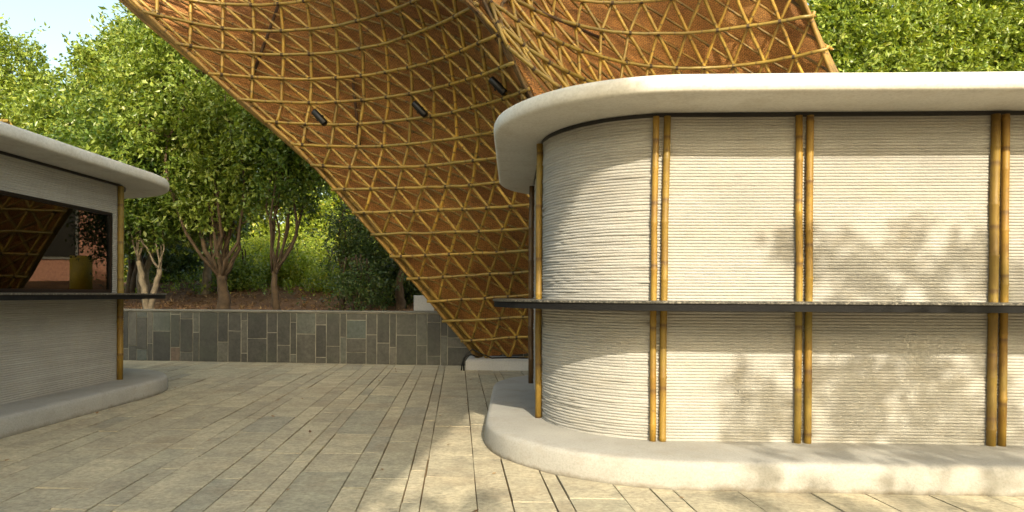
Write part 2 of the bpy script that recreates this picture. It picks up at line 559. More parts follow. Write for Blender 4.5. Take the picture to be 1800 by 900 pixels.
def printed_wall(P, Nn, z0, z1, parent, pitch=0.0205, seed=3, rough_fn=None, hole=None, per=4, depth=0.0098):
    """walls laid down layer by layer: every bead bulges out and wanders a little"""
    rg = np.random.default_rng(seed)
    n = len(P)
    L = int((z1 - z0) / pitch)
    t = np.linspace(0, 1, n, endpoint=False)
    per_len = np.sum(np.linalg.norm(P - np.roll(P, 1, 0), axis=1))

    def smooth_noise(rows, cells):
        g = rg.normal(size=(rows, cells + 1)); g[:, -1] = g[:, 0]
        x = t * cells
        i = x.astype(int); f = x - i; f = f * f * (3 - 2 * f)
        return g[:, i] * (1 - f) + g[:, np.minimum(i + 1, cells)] * f
    wig = smooth_noise(L, int(per_len / 0.35)) * 0.0006 + smooth_noise(L, int(per_len / 0.06)) * 0.0006
    zw = smooth_noise(L, int(per_len / 0.3)) * 0.0004
    lump = smooth_noise(L, int(per_len / 0.05))
    common = smooth_noise(1, int(per_len / 0.8)) * 0.004
    k = np.ones(n) if rough_fn is None else np.array([rough_fn(p) for p in P])
    rows = []
    for a in range(L):
        for f, pr in ((0.0, 0.0), (0.10, 0.72), (0.32, 1.0), (0.68, 1.0), (0.90, 0.72)):
            o = depth * pr * (1 + 0.09 * lump[a]) + wig[a] * k + common[0]
            z = z0 + (a + f) * pitch + zw[a] * k
            q = P + Nn * np.asarray(o).reshape(-1, 1)
            rows.append(np.column_stack([q, np.broadcast_to(z, n)]))
    V = np.concatenate(rows)
    m = len(rows)
    I = np.arange(n)
    F = []
    for j in range(m - 1):
        F.append(np.column_stack([j * n + I, j * n + (I + 1) % n, (j + 1) * n + (I + 1) % n, (j + 1) * n + I]))
    F = np.concatenate(F)
    if hole is not None:
        c = V[F].mean(axis=1)
        keep = ~((c[:, 0] > hole[0]) & (c[:, 1] > hole[1]) & (c[:, 1] < hole[2]) & (c[:, 2] > hole[3]) & (c[:, 2] < hole[4]))
        F = F[keep]
    return raw_mesh('wall', V, F, M['printed'], parent, True)


def bamboo_pole(p0, p1, r, mat, parent, sides=12, name='bamboo_pole', bend=0.006, nodes=0.36):
    """a cane with swollen joints and a slight bow"""
    p0, p1 = Vector(p0), Vector(p1)
    L = (p1 - p0).length
    ph = random.uniform(0, nodes); bx, by = random.uniform(-bend, bend), random.uniform(-bend, bend) * 0.4
    zs = {0.0, L}
    k = ph
    while k < L:
        for d in (-0.012, -0.004, 0.0, 0.006, 0.014):
            if 0.02 < k + d < L - 0.02: zs.add(k + d)
        k += nodes * random.uniform(0.85, 1.2)
    # remember joints
    js = [z for z in sorted(zs)]
    pts, rr = [], []
    jn = [ph]
    k = ph
    t = (p1 - p0) / L
    for z in js:
        w = math.sin(math.pi * z / L)
        pts.append(p0 + t * z + Vector((bx * w + 0.002 * math.sin(z * 7), by * w, 0)))
        rr.append(r)
    for i in range(1, len(js) - 1):
        if js[i + 1] - js[i] < 0.012 and js[i] - js[i - 1] < 0.012: rr[i] = r * 1.09
    g = Geo(); g.tube(pts, r, sides, True, rr)
    return g.build(name, mat, parent, False if sides < 8 else True)


# ------------------------------------------------------------------ the kiosks
def kiosk(label, frame, wall, roof, base, counter, ztop, poles, counter_keep, window=None, seed=1, dz=0.0):
    ang, org = frame
    root = thing('kiosk', label, 'kiosk', (org[0], org[1], 0))
    P, Nn = rrect(*wall, 0.045, 0.25)
    P, Nn = turn(P, Nn, ang, org)
    P0, N0 = P, Nn
    corner = lambda p: 4.2 if (p[0] < org[0] + 0.75 and wall[0] < 0.5 and ang != 0) else 1.0
    printed_wall(P, Nn, 0.165, ztop, root, seed=seed, rough_fn=corner,
                 hole=None if window is None else (window['x'] - 0.05, window['y0'], window['y1'], window['z0'], window['z1']))
    sweep('metal_strip', P, Nn, [(0.0, ztop - 0.028), (0.022, ztop - 0.028), (0.022, ztop - 0.002), (0.0, ztop - 0.002)], M['strip'], root, caps=False, smooth=False)
    P, Nn = turn(*rrect(*roof, 0.07), ang, org)
    z = ztop
    sweep('roof', P, Nn, [(-0.75, z + 0.002), (-0.30, z), (-0.045, z - 0.006), (-0.02, z - 0.002), (-0.004, z + 0.012), (0.0, z + 0.04),
                          (-0.002, z + 0.075), (-0.016, z + 0.10), (-0.045, z + 0.113), (-0.12, z + 0.12), (-0.75, z + 0.15)], M['roof'], root, 0.003, True, seed, True, 0.002)
    P, Nn = turn(*rrect(*base, 0.07), ang, org)
    sweep('base', P, Nn, [(0.0, -0.02), (0.005, 0.03), (0.0, 0.09), (-0.006, 0.135), (-0.013, 0.152), (-0.026, 0.163), (-0.045, 0.168), (-0.10, 0.170), (-0.9, 0.173)], M['base'], root, 0.004, True, seed + 3, True, 0.0015)
    P, Nn = turn(*rrect(*counter, 0.06), ang, org)
    keep = [i for i in range(len(P)) if counter_keep(P[i])]
    # rotate so that the kept run is contiguous
    n = len(P); s = next(i for i in range(n) if i in set(keep) and ((i - 1) % n) not in set(keep))
    order = []
    i = s; ks = set(keep)
    while i in ks and len(order) < n:
        order.append(i); i = (i + 1) % n
    P, Nn = P[order], Nn[order]
    ct = sweep_open('counter', P, Nn, [(-0.56, 1.10 + dz), (0.0, 1.10 + dz), (0.003, 1.103 + dz), (0.003, 1.113 + dz), (0.0, 1.116 + dz), (-0.56, 1.116 + dz)][::-1], M['granite'], root)
    sweep_open('fascia', P, Nn, [(-0.026, 1.056 + dz), (-0.008, 1.056 + dz), (-0.008, 1.0995 + dz), (-0.026, 1.0995 + dz)][::-1], M['fascia'], ct)
    sweep_open('underside', P, Nn, [(-0.53, 1.088 + dz), (-0.028, 1.088 + dz), (-0.028, 1.0985 + dz), (-0.53, 1.0985 + dz)][::-1], M['fascia'], ct)
    for (x, y, z0, z1, r, mt, lean) in poles:
        bamboo_pole((x, y, z0), (x + lean, y, z1), r, M[mt], root)
    if window is not None:
        w = window
        x = w['x']
        g = Geo(); t = 0.035
        g.box((x - 0.03, w['y0'] - 0.0, w['z0']), (x + 0.014, w['y1'], w['z0'] + t))
        g.box((x - 0.03, w['y0'], w['z1'] - t), (x + 0.014, w['y1'], w['z1']))
        g.box((x - 0.03, w['y1'] - t, w['z0'] + t), (x + 0.014, w['y1'], w['z1'] - t))
        g.box((x - 0.03, w['y0'], w['z0'] + t), (x + 0.014, w['y0'] + t, w['z1'] - t))
        fr = g.build('window_frame', M['black'], root)
        g = Geo()
        g.box((x - 0.012, w['y0'] + t, w['z0'] + t), (x - 0.004, w['y1'] - t, w['z1'] - t))
        g.build('pane', M['glass'], fr)
    return root


def rk(x, y):   # point of the right kiosk's own axes in the world
    return (0.25 + x, 4.64 - 0.041 * x + y)


rp = []
for (lx, ly, r, mt, lean, z0) in [(0.70, -0.024, 0.0215, 'pole', 0.012, 0.165), (0.765, -0.026, 0.0235, 'pole', 0.022, 0.165),
                              (1.655, -0.025, 0.0225, 'pole', 0.0, 0.165), (1.722, -0.026, 0.0235, 'pole', 0.006, 0.165),
                              (2.905, -0.030, 0.0275, 'pole', 0.022, 0.165), (2.978, -0.027, 0.0235, 'pole', 0.014, 0.165),
                              (4.3, -0.03, 0.03, 'pole', 0.01, 0.165), (4.37, -0.03, 0.028, 'pole', 0.0, 0.165),
                              (-0.035, 0.80, 0.026, 'pole', 0.0, 0.165), (-0.035, 2.92, 0.03, 'pole_dark', 0.0, 0.165)]:
    x, y = rk(lx, ly)
    rp.append((x, y, z0, 2.352, r, mt, lean))
kiosk('long cream kiosk of ridged printed concrete with golden bamboo poles, sunlit at the right', (-0.041, (0.25, 4.64)),
      (0.0, 6.2, 0.0, 3.6, 0.87), (-0.40, 6.6, -0.52, 4.08, 1.22), (-0.46, 6.7, -0.585, 4.15, 1.36), (-0.40, 6.6, -0.50, 4.0, 1.30),
      2.378, rp, lambda p: p[1] < 6.6 and p[0] < 6.3, seed=4)

kiosk('shaded kiosk of ridged printed concrete with a long dark window, left of the courtyard', (0.0, (0.0, 0.0)),
      (-8.6, -4.45, 2.0, 8.45, 0.87), (-9.0, -3.97, 1.5, 8.93, 1.35), (-9.1, -4.0, 1.4, 8.98, 1.35), (-9.0, -3.98, 1.5, 8.85, 1.30),
      2.375, [(-4.42, 7.70, 0.165, 2.35, 0.032, 'pole', 0.0), (-4.405, 2.9, 0.165, 2.35, 0.032, 'pole', 0.0)],
      lambda p: p[0] > -6.2 and p[1] > 1.9, window=dict(x=-4.45, y0=3.2, y1=7.56, z0=1.148, z1=2.035), seed=9, dz=0.028)

# ------------------------------------------------------------------ paving
DRIFT = -0.079
def wall_y(x): return 11.0 - 0.11 * (x + 0.73)

plaza = tag(raw_mesh('plaza_ground', [(-60, -60, -0.018), (60, -60, -0.018), (60, 60, -0.018), (-60, 60, -0.018)], [(0, 1, 2, 3)], M['joint']), kind='structure')
plaza.location = (0, 0, 0)
edges = [-1.9, -1.733, -1.517, -1.40, -1.079, -.93, -.70, -.596, -.283, -.09, .142, .237, .554, .75]
rr_ = random.Random(5)
wd = [.13, .34, .36, .2, .3, .4, .17, .3]
x = edges[0]; left = []
while x > -7.6:
    x -= rr_.choice(wd) * rr_.uniform(0.92, 1.08); left.append(x)
x = edges[-1]; right = []
while x < 6.5:
    x += rr_.choice(wd) * rr_.uniform(0.92, 1.08); right.append(x)
edges = left[::-1] + edges + right
stones = []
for i in range(len(edges) - 1):
    a, b = edges[i], edges[i + 1]
    w = b - a
    y = 1.6 + rr_.uniform(0, 0.8)
    while True:
        L = rr_.uniform(0.45, 1.25) if w > 0.16 else rr_.uniform(0.35, 1.0)
        y1 = y + L
        xm = (a + b) / 2 + DRIFT * ((y + y1) / 2 - 5)
        end = wall_y(xm) - 0.02
        if y1 > end - 0.2: y1 = end
        x_at = lambda e, yy: e + DRIFT * (yy - 5)
        hid = (xm < -5.0 and y1 < 8.6) or (xm > 0.9 and y > 5.2) or (xm < -6.9)
        if y1 > 2.6 and not hid:
            gp = rr_.uniform(0.002, 0.006)
            gc = rr_.uniform(0.0015, 0.004)
            sk = -0.035 * w + rr_.uniform(-0.006, 0.006)
            tw = lambda: rr_.uniform(-0.0025, 0.0025)
            c = [(x_at(a, y) + gp + tw(), y + gc), (x_at(b, y) - gp + tw(), y + sk + gc), (x_at(b, y1) - gp + tw(), y1 + sk - gc), (x_at(a, y1) + gp + tw(), y1 - gc)]
            stones.append((c, rr_.uniform(-0.002, 0.003)))
        y = y1
        if y >= end - 0.01: break


def stone_geo(g, c, dz):
    cx = sum(p[0] for p in c) / 4; cy = sum(p[1] for p in c) / 4
    tilt = rr_.uniform(-0.003, 0.003)
    v = [(p[0], p[1], -0.016) for p in c]
    v += [(p[0], p[1], dz - 0.0025) for p in c]
    ins = 0.0025
    for q in c:
        dx, dy = cx - q[0], cy - q[1]; L = math.hypot(dx, dy)
        v.append((q[0] + dx / L * ins * 1.4, q[1] + dy / L * ins * 1.4, dz + tilt * (q[0] - cx) * 4))
    f = [(8, 9, 10, 11)]
    for k in (0, 4):
        f += [(k + i, k + (i + 1) % 4, k + 4 + (i + 1) % 4, k + 4 + i) for i in range(4)]
    g.add(v, f)


def seen(c):
    x = sum(p[0] for p in c) / 4; y = sum(p[1] for p in c) / 4
    u = 900 + 1200 * x / y
    return 0 < (1.15 / y * 1200) < 400 and -60 < u < 1860


stones.sort(key=lambda s: (not seen(s[0]), sum(p[1] for p in s[0])))
for c, dz in stones[:300]:
    g = Geo(); stone_geo(g, c, dz); g.build('paving_stone', M['paver'], plaza)
g = Geo(); cnt = []
for c, dz in stones[300:]:
    stone_geo(g, c, dz); cnt += [rr_.random()] * 12
if cnt:
    o = raw_mesh('paving', g.v, g.f, M['paver'], plaza, attr=cnt); o['kind'] = 'stuff'

# ------------------------------------------------------------------ retaining wall
def wpt(px):                      # position along the wall face for a measured bearing
    k = (px - 900) / 1200
    y = (11.0 - 0.0803) / (1 + 0.11 * k)
    return k * y

rw = thing('retaining_wall', 'low retaining wall faced with dark slate panels in pale mortar, holding back the planted bank', 'wall', (0, 11.1, 0))
wx = lambda x, off: (x - 0.11 * off, wall_y(x) + off)
def wall_box(g, x0, x1, z0, z1, o0, o1, b=0.0):
    q = [wx(x0, o0), wx(x1, o0), wx(x1, o1), wx(x0, o1)]
    v = [(p[0], p[1], z) for z in (z0, z1) for p in q]
    if b:
        n0 = [wx(x0 + b, o0 - b), wx(x1 - b, o0 - b)]
        v += [(n0[0][0], n0[0][1], z0 + b), (n0[1][0], n0[1][1], z0 + b), (n0[1][0], n0[1][1], z1 - b), (n0[0][0], n0[0][1], z1 - b)]
        f = [(3, 2, 1, 0), (4, 5, 6, 7), (1, 2, 6, 5), (2, 3, 7, 6), (3, 0, 4, 7), (8, 9, 10, 11), (0, 1, 9, 8), (1, 5, 10, 9), (5, 4, 11, 10), (4, 0, 8, 11)]
    else:
        f = [(3, 2, 1, 0), (4, 5, 6, 7), (0, 1, 5, 4), (1, 2, 6, 5), (2, 3, 7, 6), (3, 0, 4, 7)]
    g.add(v, f)
g = Geo(); wall_box(g, -11.5, 8.0, -0.02, 0.841, 0.006, 0.30); g.build('core', M['mortar'], rw)
g = Geo()
x = -11.5
while x < 8.0:
    x1 = min(x + rr_.uniform(1.0, 1.4), 8.0)
    g = Geo(); wall_box(g, x, x1 - 0.004, 0.842, 0.870, -0.015, 0.32, 0.003); g.build('cap_stone', M['cap'], rw); x = x1
colpx = [226, 240.8, 259.2, 268.8, 300, 316.8, 339.2, 350.4, 383.2, 401.2, 424, 435.2, 469.6, 487.6, 510.4, 521.6, 555.2, 574, 598, 609.2, 644, 662.8, 685.2, 696.8, 732.8, 751, 775, 787, 830]
splits = [[.7], [.115, .77], [.65], [.395], [.047, .72], [.14, .815], [.41], [], [.60], [.375], [.165, .82], [.52], [.40], [.65], [.19, .83], [.42], [.235, .88], [.655], [.47],
          [.135, .5, .77], [.42], [.58], [.66], [.42], [.62], [.165, .82], [.43], [.46, .64], [.42]]
bounds = [(wpt(a), wpt(b), s) for a, b, s in zip(colpx[:-1], colpx[1:], splits)]
x = bounds[0][0]
extra = []
while x > -11.3:
    w = rr_.choice([.13, .2, .33, .38, .25]); extra.append((x - w, x, [rr_.uniform(.35, .8)])); x -= w
x = bounds[-1][1]
while x < 7.8:
    w = rr_.choice([.13, .2, .33, .38, .25]); extra.append((x, x + w, [rr_.uniform(.35, .8)])); x += w
for x0, x1, sp in bounds + extra:
    zz = [0.832] + [0.832 - 0.832 * s for s in sp] + [0.0]
    for k in range(len(zz) - 1):
        g = Geo(); o = rr_.uniform(-0.006, 0.004)
        wall_box(g, x0 + 0.0065, x1 - 0.0065, zz[k + 1] + 0.006, zz[k] - 0.006, o, 0.02, 0.003)
        g.build('slate_panel', M['slate'], rw)

blk = Geo(); wall_box(blk, -1.60, -1.26, 0.874, 1.13, 0.10, 0.42, 0.01)
tag(blk.build('stone_block', M['footing']), 'rough grey stone block on top of the slate wall, beside the bamboo canopy edge', 'block')
foot = Geo()
foot.box((-0.70, 10.36, -0.01), (1.4, 11.0, 0.165), None, 0.03)
tag(foot.build('concrete_footing', M['footing']), 'pale concrete footing under the foot of the bamboo canopy', 'footing')
cab = Geo()
cab.tube([(-0.72, 10.30, 0.0), (-0.73, 10.31, 0.12), (-0.69, 10.32, 0.24), (-0.6, 10.34, 0.32), (-0.45, 10.33, 0.25), (-0.3, 10.33, 0.19), (0.0, 10.33, 0.20), (0.3, 10.34, 0.19)], 0.011, 7)
cab.tube([(-0.76, 10.33, 0.0), (-0.75, 10.33, 0.1), (-0.72, 10.34, 0.2), (-0.62, 10.35, 0.24), (-0.5, 10.34, 0.2)], 0.010, 7)
tag(cab.build('cable', M['black'], None, True), 'black cable curling over the left end of the pale footing', 'cable')

# ------------------------------------------------------------------ the bamboo canopy
ROWS_LEFT = [
  [(-0.51,10.56,0.14), (-0.38,10.56,0.15), (-0.25,10.56,0.15), (-0.13,10.56,0.16), (-0.00,10.55,0.16), (0.12,10.54,0.17), (0.25,10.54,0.18), (0.37,10.53,0.19), (0.50,10.52,0.19), (0.62,10.51,0.20), (0.75,10.49,0.21)],
  [(-0.75,10.53,0.43), (-0.60,10.53,0.44), (-0.45,10.52,0.45), (-0.30,10.51,0.46), (-0.15,10.51,0.48), (-0.00,10.49,0.49), (0.15,10.48,0.50), (0.30,10.46,0.51), (0.45,10.44,0.52), (0.59,10.42,0.54), (0.74,10.39,0.55)],
  [(-1.01,10.48,0.74), (-0.83,10.47,0.75), (-0.66,10.46,0.75), (-0.48,10.45,0.76), (-0.31,10.43,0.77), (-0.13,10.41,0.79), (0.04,10.39,0.80), (0.21,10.36,0.81), (0.39,10.32,0.82), (0.56,10.28,0.84), (0.73,10.23,0.85)],
  [(-1.25,10.40,1.04), (-1.05,10.39,1.05), (-0.85,10.38,1.07), (-0.65,10.36,1.08), (-0.45,10.33,1.09), (-0.25,10.30,1.11), (-0.06,10.26,1.12), (0.14,10.21,1.14), (0.33,10.15,1.16), (0.52,10.09,1.18), (0.71,10.01,1.19)],
  [(-1.53,10.31,1.38), (-1.30,10.30,1.40), (-1.08,10.28,1.41), (-0.85,10.25,1.42), (-0.62,10.22,1.43), (-0.40,10.17,1.45), (-0.17,10.11,1.46), (0.05,10.04,1.47), (0.27,9.96,1.49), (0.48,9.86,1.50), (0.69,9.75,1.51)],
  [(-1.79,10.22,1.71), (-1.54,10.20,1.72), (-1.28,10.18,1.73), (-1.03,10.14,1.74), (-0.78,10.09,1.75), (-0.53,10.03,1.76), (-0.28,9.96,1.76), (-0.03,9.86,1.77), (0.21,9.75,1.78), (0.44,9.62,1.79), (0.67,9.47,1.79)],
  [(-2.06,10.12,2.03), (-1.78,10.11,2.04), (-1.50,10.08,2.05), (-1.22,10.04,2.05), (-0.94,9.98,2.06), (-0.66,9.90,2.06), (-0.39,9.81,2.06), (-0.12,9.69,2.07), (0.15,9.55,2.07), (0.40,9.38,2.08), (0.65,9.20,2.09)],
  [(-2.31,10.03,2.34), (-2.01,10.03,2.35), (-1.70,10.00,2.36), (-1.40,9.96,2.36), (-1.09,9.89,2.37), (-0.79,9.80,2.37), (-0.49,9.68,2.37), (-0.19,9.54,2.37), (0.09,9.37,2.37), (0.37,9.17,2.37), (0.63,8.95,2.37)],
  [(-2.58,9.95,2.67), (-2.25,9.97,2.68), (-1.92,9.96,2.69), (-1.59,9.92,2.69), (-1.25,9.85,2.69), (-0.92,9.74,2.69), (-0.59,9.60,2.69), (-0.27,9.42,2.69), (0.04,9.22,2.69), (0.33,8.99,2.69), (0.61,8.73,2.69)],
  [(-2.88,9.88,3.01), (-2.54,9.94,3.00), (-2.19,9.95,2.99), (-1.84,9.92,2.99), (-1.48,9.84,2.99), (-1.12,9.72,2.99), (-0.76,9.56,3.00), (-0.41,9.36,3.00), (-0.08,9.12,3.00), (0.23,8.85,3.01), (0.53,8.56,3.01)],
  [(-3.17,9.84,3.31), (-2.83,9.93,3.30), (-2.48,9.96,3.30), (-2.11,9.94,3.30), (-1.73,9.87,3.30), (-1.35,9.74,3.31), (-0.97,9.56,3.31), (-0.61,9.33,3.31), (-0.26,8.94,3.28), (0.07,8.40,3.21), (0.35,7.89,3.16)],
  [(-3.53,9.80,3.62), (-3.19,9.90,3.62), (-2.82,9.96,3.62), (-2.44,9.95,3.62), (-2.04,9.88,3.62), (-1.64,9.76,3.63), (-1.24,9.57,3.63), (-0.85,9.32,3.63), (-0.47,8.92,3.61), (-0.12,8.36,3.55), (0.19,7.86,3.52)],
  [(-3.86,9.72,3.91), (-3.52,9.85,3.92), (-3.15,9.92,3.93), (-2.76,9.93,3.93), (-2.35,9.88,3.94), (-1.94,9.77,3.95), (-1.52,9.58,3.95), (-1.11,9.33,3.95), (-0.71,8.90,3.92), (-0.33,8.33,3.85), (-0.00,7.85,3.82)],
  [(-4.24,9.60,4.24), (-3.89,9.74,4.25), (-3.52,9.84,4.26), (-3.12,9.89,4.26), (-2.70,9.86,4.26), (-2.26,9.76,4.26), (-1.82,9.59,4.26), (-1.38,9.33,4.26), (-0.94,8.90,4.22), (-0.53,8.31,4.16), (-0.17,7.84,4.14)],
  [(-4.60,9.43,4.59), (-4.27,9.62,4.59), (-3.91,9.75,4.59), (-3.51,9.82,4.59), (-3.08,9.82,4.59), (-2.63,9.74,4.59), (-2.17,9.58,4.59), (-1.71,9.33,4.59), (-1.24,8.90,4.56), (-0.80,8.31,4.49), (-0.41,7.83,4.48)],
  [(-4.97,9.27,4.96), (-4.66,9.49,4.95), (-4.31,9.66,4.93), (-3.91,9.76,4.92), (-3.48,9.78,4.91), (-3.02,9.72,4.91), (-2.54,9.57,4.90), (-2.06,9.33,4.90), (-1.56,8.90,4.86), (-1.09,8.31,4.77), (-0.67,7.84,4.76)],
  [(-5.37,9.14,5.35), (-5.07,9.39,5.32), (-4.73,9.58,5.30), (-4.33,9.71,5.28), (-3.90,9.75,5.27), (-3.42,9.70,5.26), (-2.93,9.56,5.25), (-2.42,9.33,5.24), (-1.89,8.90,5.18), (-1.38,8.32,5.07), (-0.93,7.84,5.02)],
  [(-5.75,8.94,5.73), (-5.48,9.23,5.68), (-5.14,9.45,5.64), (-4.75,9.60,5.62), (-4.30,9.66,5.60), (-3.82,9.63,5.58), (-3.30,9.50,5.57), (-2.77,9.27,5.55), (-2.22,8.85,5.48), (-1.67,8.27,5.34), (-1.19,7.79,5.28)],
]
ROWS_RIGHT = [
  [(3.70,12.27,0.35), (3.85,12.27,0.35), (4.00,12.27,0.35), (4.15,12.27,0.35), (4.30,12.27,0.35), (4.45,12.27,0.35), (4.60,12.27,0.35), (4.75,12.27,0.35), (4.90,12.27,0.35), (5.05,12.27,0.35), (5.20,12.27,0.35), (5.35,12.27,0.35), (5.50,12.27,0.35)],
  [(3.28,11.75,0.70), (3.45,11.75,0.70), (3.62,11.75,0.70), (3.80,11.75,0.70), (3.98,11.75,0.70), (4.16,11.75,0.70), (4.35,11.75,0.70), (4.53,11.75,0.70), (4.71,11.75,0.70), (4.88,11.75,0.70), (5.05,11.75,0.70), (5.21,11.75,0.70), (5.37,11.75,0.70)],
  [(2.86,11.22,1.05), (3.05,11.22,1.05), (3.25,11.22,1.05), (3.45,11.22,1.05), (3.66,11.22,1.05), (3.88,11.22,1.05), (4.10,11.22,1.05), (4.31,11.22,1.05), (4.52,11.22,1.05), (4.72,11.22,1.05), (4.90,11.22,1.05), (5.08,11.22,1.05), (5.24,11.22,1.05)],
  [(2.45,10.70,1.40), (2.66,10.70,1.40), (2.87,10.70,1.40), (3.10,10.70,1.40), (3.34,10.70,1.40), (3.59,10.70,1.40), (3.84,10.70,1.40), (4.09,10.70,1.40), (4.33,10.70,1.40), (4.55,10.70,1.40), (4.75,10.70,1.40), (4.94,10.70,1.40), (5.11,10.70,1.40)],
  [(2.03,10.17,1.75), (2.26,10.17,1.75), (2.49,10.17,1.75), (2.75,10.17,1.75), (3.02,10.17,1.75), (3.31,10.17,1.75), (3.59,10.18,1.75), (3.87,10.25,1.75), (4.14,10.25,1.75), (4.38,10.20,1.75), (4.61,10.17,1.75), (4.81,10.17,1.75), (4.98,10.17,1.75)],
  [(1.61,9.65,2.10), (1.86,9.65,2.10), (2.11,9.65,2.10), (2.39,9.65,2.10), (2.70,9.70,2.10), (3.02,9.93,2.10), (3.34,10.08,2.10), (3.65,10.16,2.10), (3.95,10.17,2.10), (4.22,10.11,2.10), (4.46,9.99,2.10), (4.67,9.83,2.10), (4.85,9.65,2.10)],
  [(1.19,9.12,2.45), (1.46,9.12,2.45), (1.74,9.12,2.45), (2.04,9.17,2.45), (2.38,9.52,2.45), (2.73,9.79,2.45), (3.09,9.98,2.45), (3.43,10.07,2.45), (3.75,10.08,2.45), (4.05,10.01,2.45), (4.31,9.87,2.45), (4.53,9.67,2.45), (4.72,9.44,2.45)],
  [(0.78,8.60,2.80), (1.06,8.60,2.80), (1.36,8.61,2.80), (1.69,8.93,2.80), (2.06,9.34,2.80), (2.45,9.66,2.80), (2.84,9.87,2.80), (3.21,9.98,2.80), (3.56,9.99,2.80), (3.88,9.91,2.80), (4.16,9.74,2.80), (4.40,9.52,2.80), (4.59,9.24,2.80)],
  [(0.36,8.09,3.15), (0.66,8.16,3.15), (0.98,8.32,3.15), (1.34,8.69,3.15), (1.74,9.16,3.15), (2.16,9.52,3.15), (2.58,9.77,3.15), (2.99,9.90,3.15), (3.37,9.90,3.15), (3.72,9.81,3.15), (4.01,9.62,3.15), (4.26,9.36,3.15), (4.46,9.05,3.15)],
  [(-0.06,7.77,3.97), (0.27,7.86,3.73), (0.61,8.04,3.56), (0.99,8.45,3.50), (1.42,8.98,3.50), (1.88,9.39,3.50), (2.33,9.67,3.50), (2.77,9.81,3.50), (3.18,9.82,3.50), (3.55,9.71,3.50), (3.86,9.50,3.50), (4.13,9.21,3.50), (4.33,8.85,3.50)],
  [(-0.17,7.82,4.26), (0.15,7.96,4.04), (0.49,8.19,3.91), (0.88,8.69,3.91), (1.30,9.09,3.91), (1.72,9.38,3.91), (2.15,9.56,3.91), (2.56,9.64,3.91), (2.95,9.63,3.91), (3.32,9.53,3.91), (3.64,9.36,3.91), (3.92,9.12,3.91), (4.16,8.83,3.91)],
  [(-0.25,7.91,4.53), (0.07,8.07,4.38), (0.41,8.37,4.32), (0.79,8.77,4.32), (1.18,9.08,4.32), (1.59,9.32,4.32), (1.99,9.46,4.32), (2.39,9.52,4.32), (2.77,9.49,4.32), (3.12,9.39,4.32), (3.44,9.24,4.32), (3.72,9.04,4.32), (3.98,8.80,4.32)],
  [(-0.21,8.08,4.79), (0.11,8.39,4.73), (0.45,8.75,4.73), (0.81,9.02,4.73), (1.18,9.21,4.73), (1.55,9.31,4.73), (1.91,9.34,4.73), (2.26,9.32,4.73), (2.60,9.25,4.73), (2.92,9.15,4.73), (3.22,9.02,4.73), (3.51,8.88,4.73), (3.79,8.73,4.73)],
  [(-0.17,8.20,5.20), (0.14,8.63,5.14), (0.48,9.03,5.14), (0.83,9.21,5.14), (1.17,9.30,5.14), (1.50,9.31,5.14), (1.82,9.26,5.14), (2.13,9.17,5.14), (2.43,9.07,5.14), (2.72,8.96,5.14), (3.01,8.86,5.14), (3.30,8.76,5.14), (3.59,8.68,5.14)],
  [(-0.13,8.08,5.51), (0.17,8.51,5.45), (0.51,8.91,5.45), (0.84,9.09,5.45), (1.16,9.18,5.45), (1.47,9.19,5.45), (1.75,9.14,5.45), (2.02,9.05,5.45), (2.28,8.95,5.45), (2.54,8.84,5.45), (2.82,8.74,5.45), (3.11,8.64,5.45), (3.42,8.56,5.45)],
]


class Shell:
    def __init__(self, rows, fold=None):
        self.rows = []
        self.fold = fold
        for r in rows:
            p = np.array(r)
            # refine with Catmull-Rom
            q = []
            e = np.vstack([2 * p[0] - p[1], p, 2 * p[-1] - p[-2]])
            for i in range(1, len(e) - 2):
                for t in np.linspace(0, 1, 5, endpoint=False):
                    a, b, c, d = e[i - 1], e[i], e[i + 1], e[i + 2]
                    q.append(0.5 * ((2 * b) + (c - a) * t + (2 * a - 5 * b + 4 * c - d) * t * t + (3 * b - a - 3 * c + d) * t ** 3))
            q.append(p[-1]); q = np.array(q)
            s = np.concatenate([[0], np.cumsum(np.linalg.norm(np.diff(q, axis=0), axis=1))])
            self.rows.append((q, s))
        self.n = len(rows)

    def base(self, k, s):
        q, S = self.rows[k]
        if s < 0:
            d = (q[1] - q[0]) / np.linalg.norm(q[1] - q[0]); return q[0] + d * s
        if s > S[-1]:
            d = (q[-1] - q[-2]) / np.linalg.norm(q[-1] - q[-2]); return q[-1] + d * (s - S[-1])
        return np.array([np.interp(s, S, q[:, i]) for i in range(3)])

    def length(self, k): return self.rows[k][1][-1]

    def pt(self, k, s, off=0.0):
        p = self.base(k, s)
        t = self.base(k, s + 0.05) - self.base(k, s - 0.05)
        k0, k1 = max(0, k - 1), min(self.n - 1, k + 1)
        # nearest points on the neighbouring rows keep the same fraction of their length
        f = s / self.length(k)
        v = self.base(k1, f * self.length(k1)) - self.base(k0, f * self.length(k0))
        nn = np.cross(t, v); nn /= np.linalg.norm(nn)
        if nn[1] < 0: nn = -nn
        if self.fold is not None and k >= self.fold:
            off *= min(1.0, max(0.12, (self.length(k) - s) / 0.75))
        return p + nn * off


def wandering(pts, amp):
    out = []
    for i, p in enumerate(pts):
        out.append(Vector(p) + Vector((random.gauss(0, amp), random.gauss(0, amp), random.gauss(0, amp))))
    return out


def densify(pts, step=0.12):
    out = [Vector(pts[0])]
    for a, b in zip(pts[:-1], pts[1:]):
        a, b = Vector(a), Vector(b)
        m = max(1, int((b - a).length / step))
        for k in range(1, m + 1): out.append(a.lerp(b, k / m))
    return out


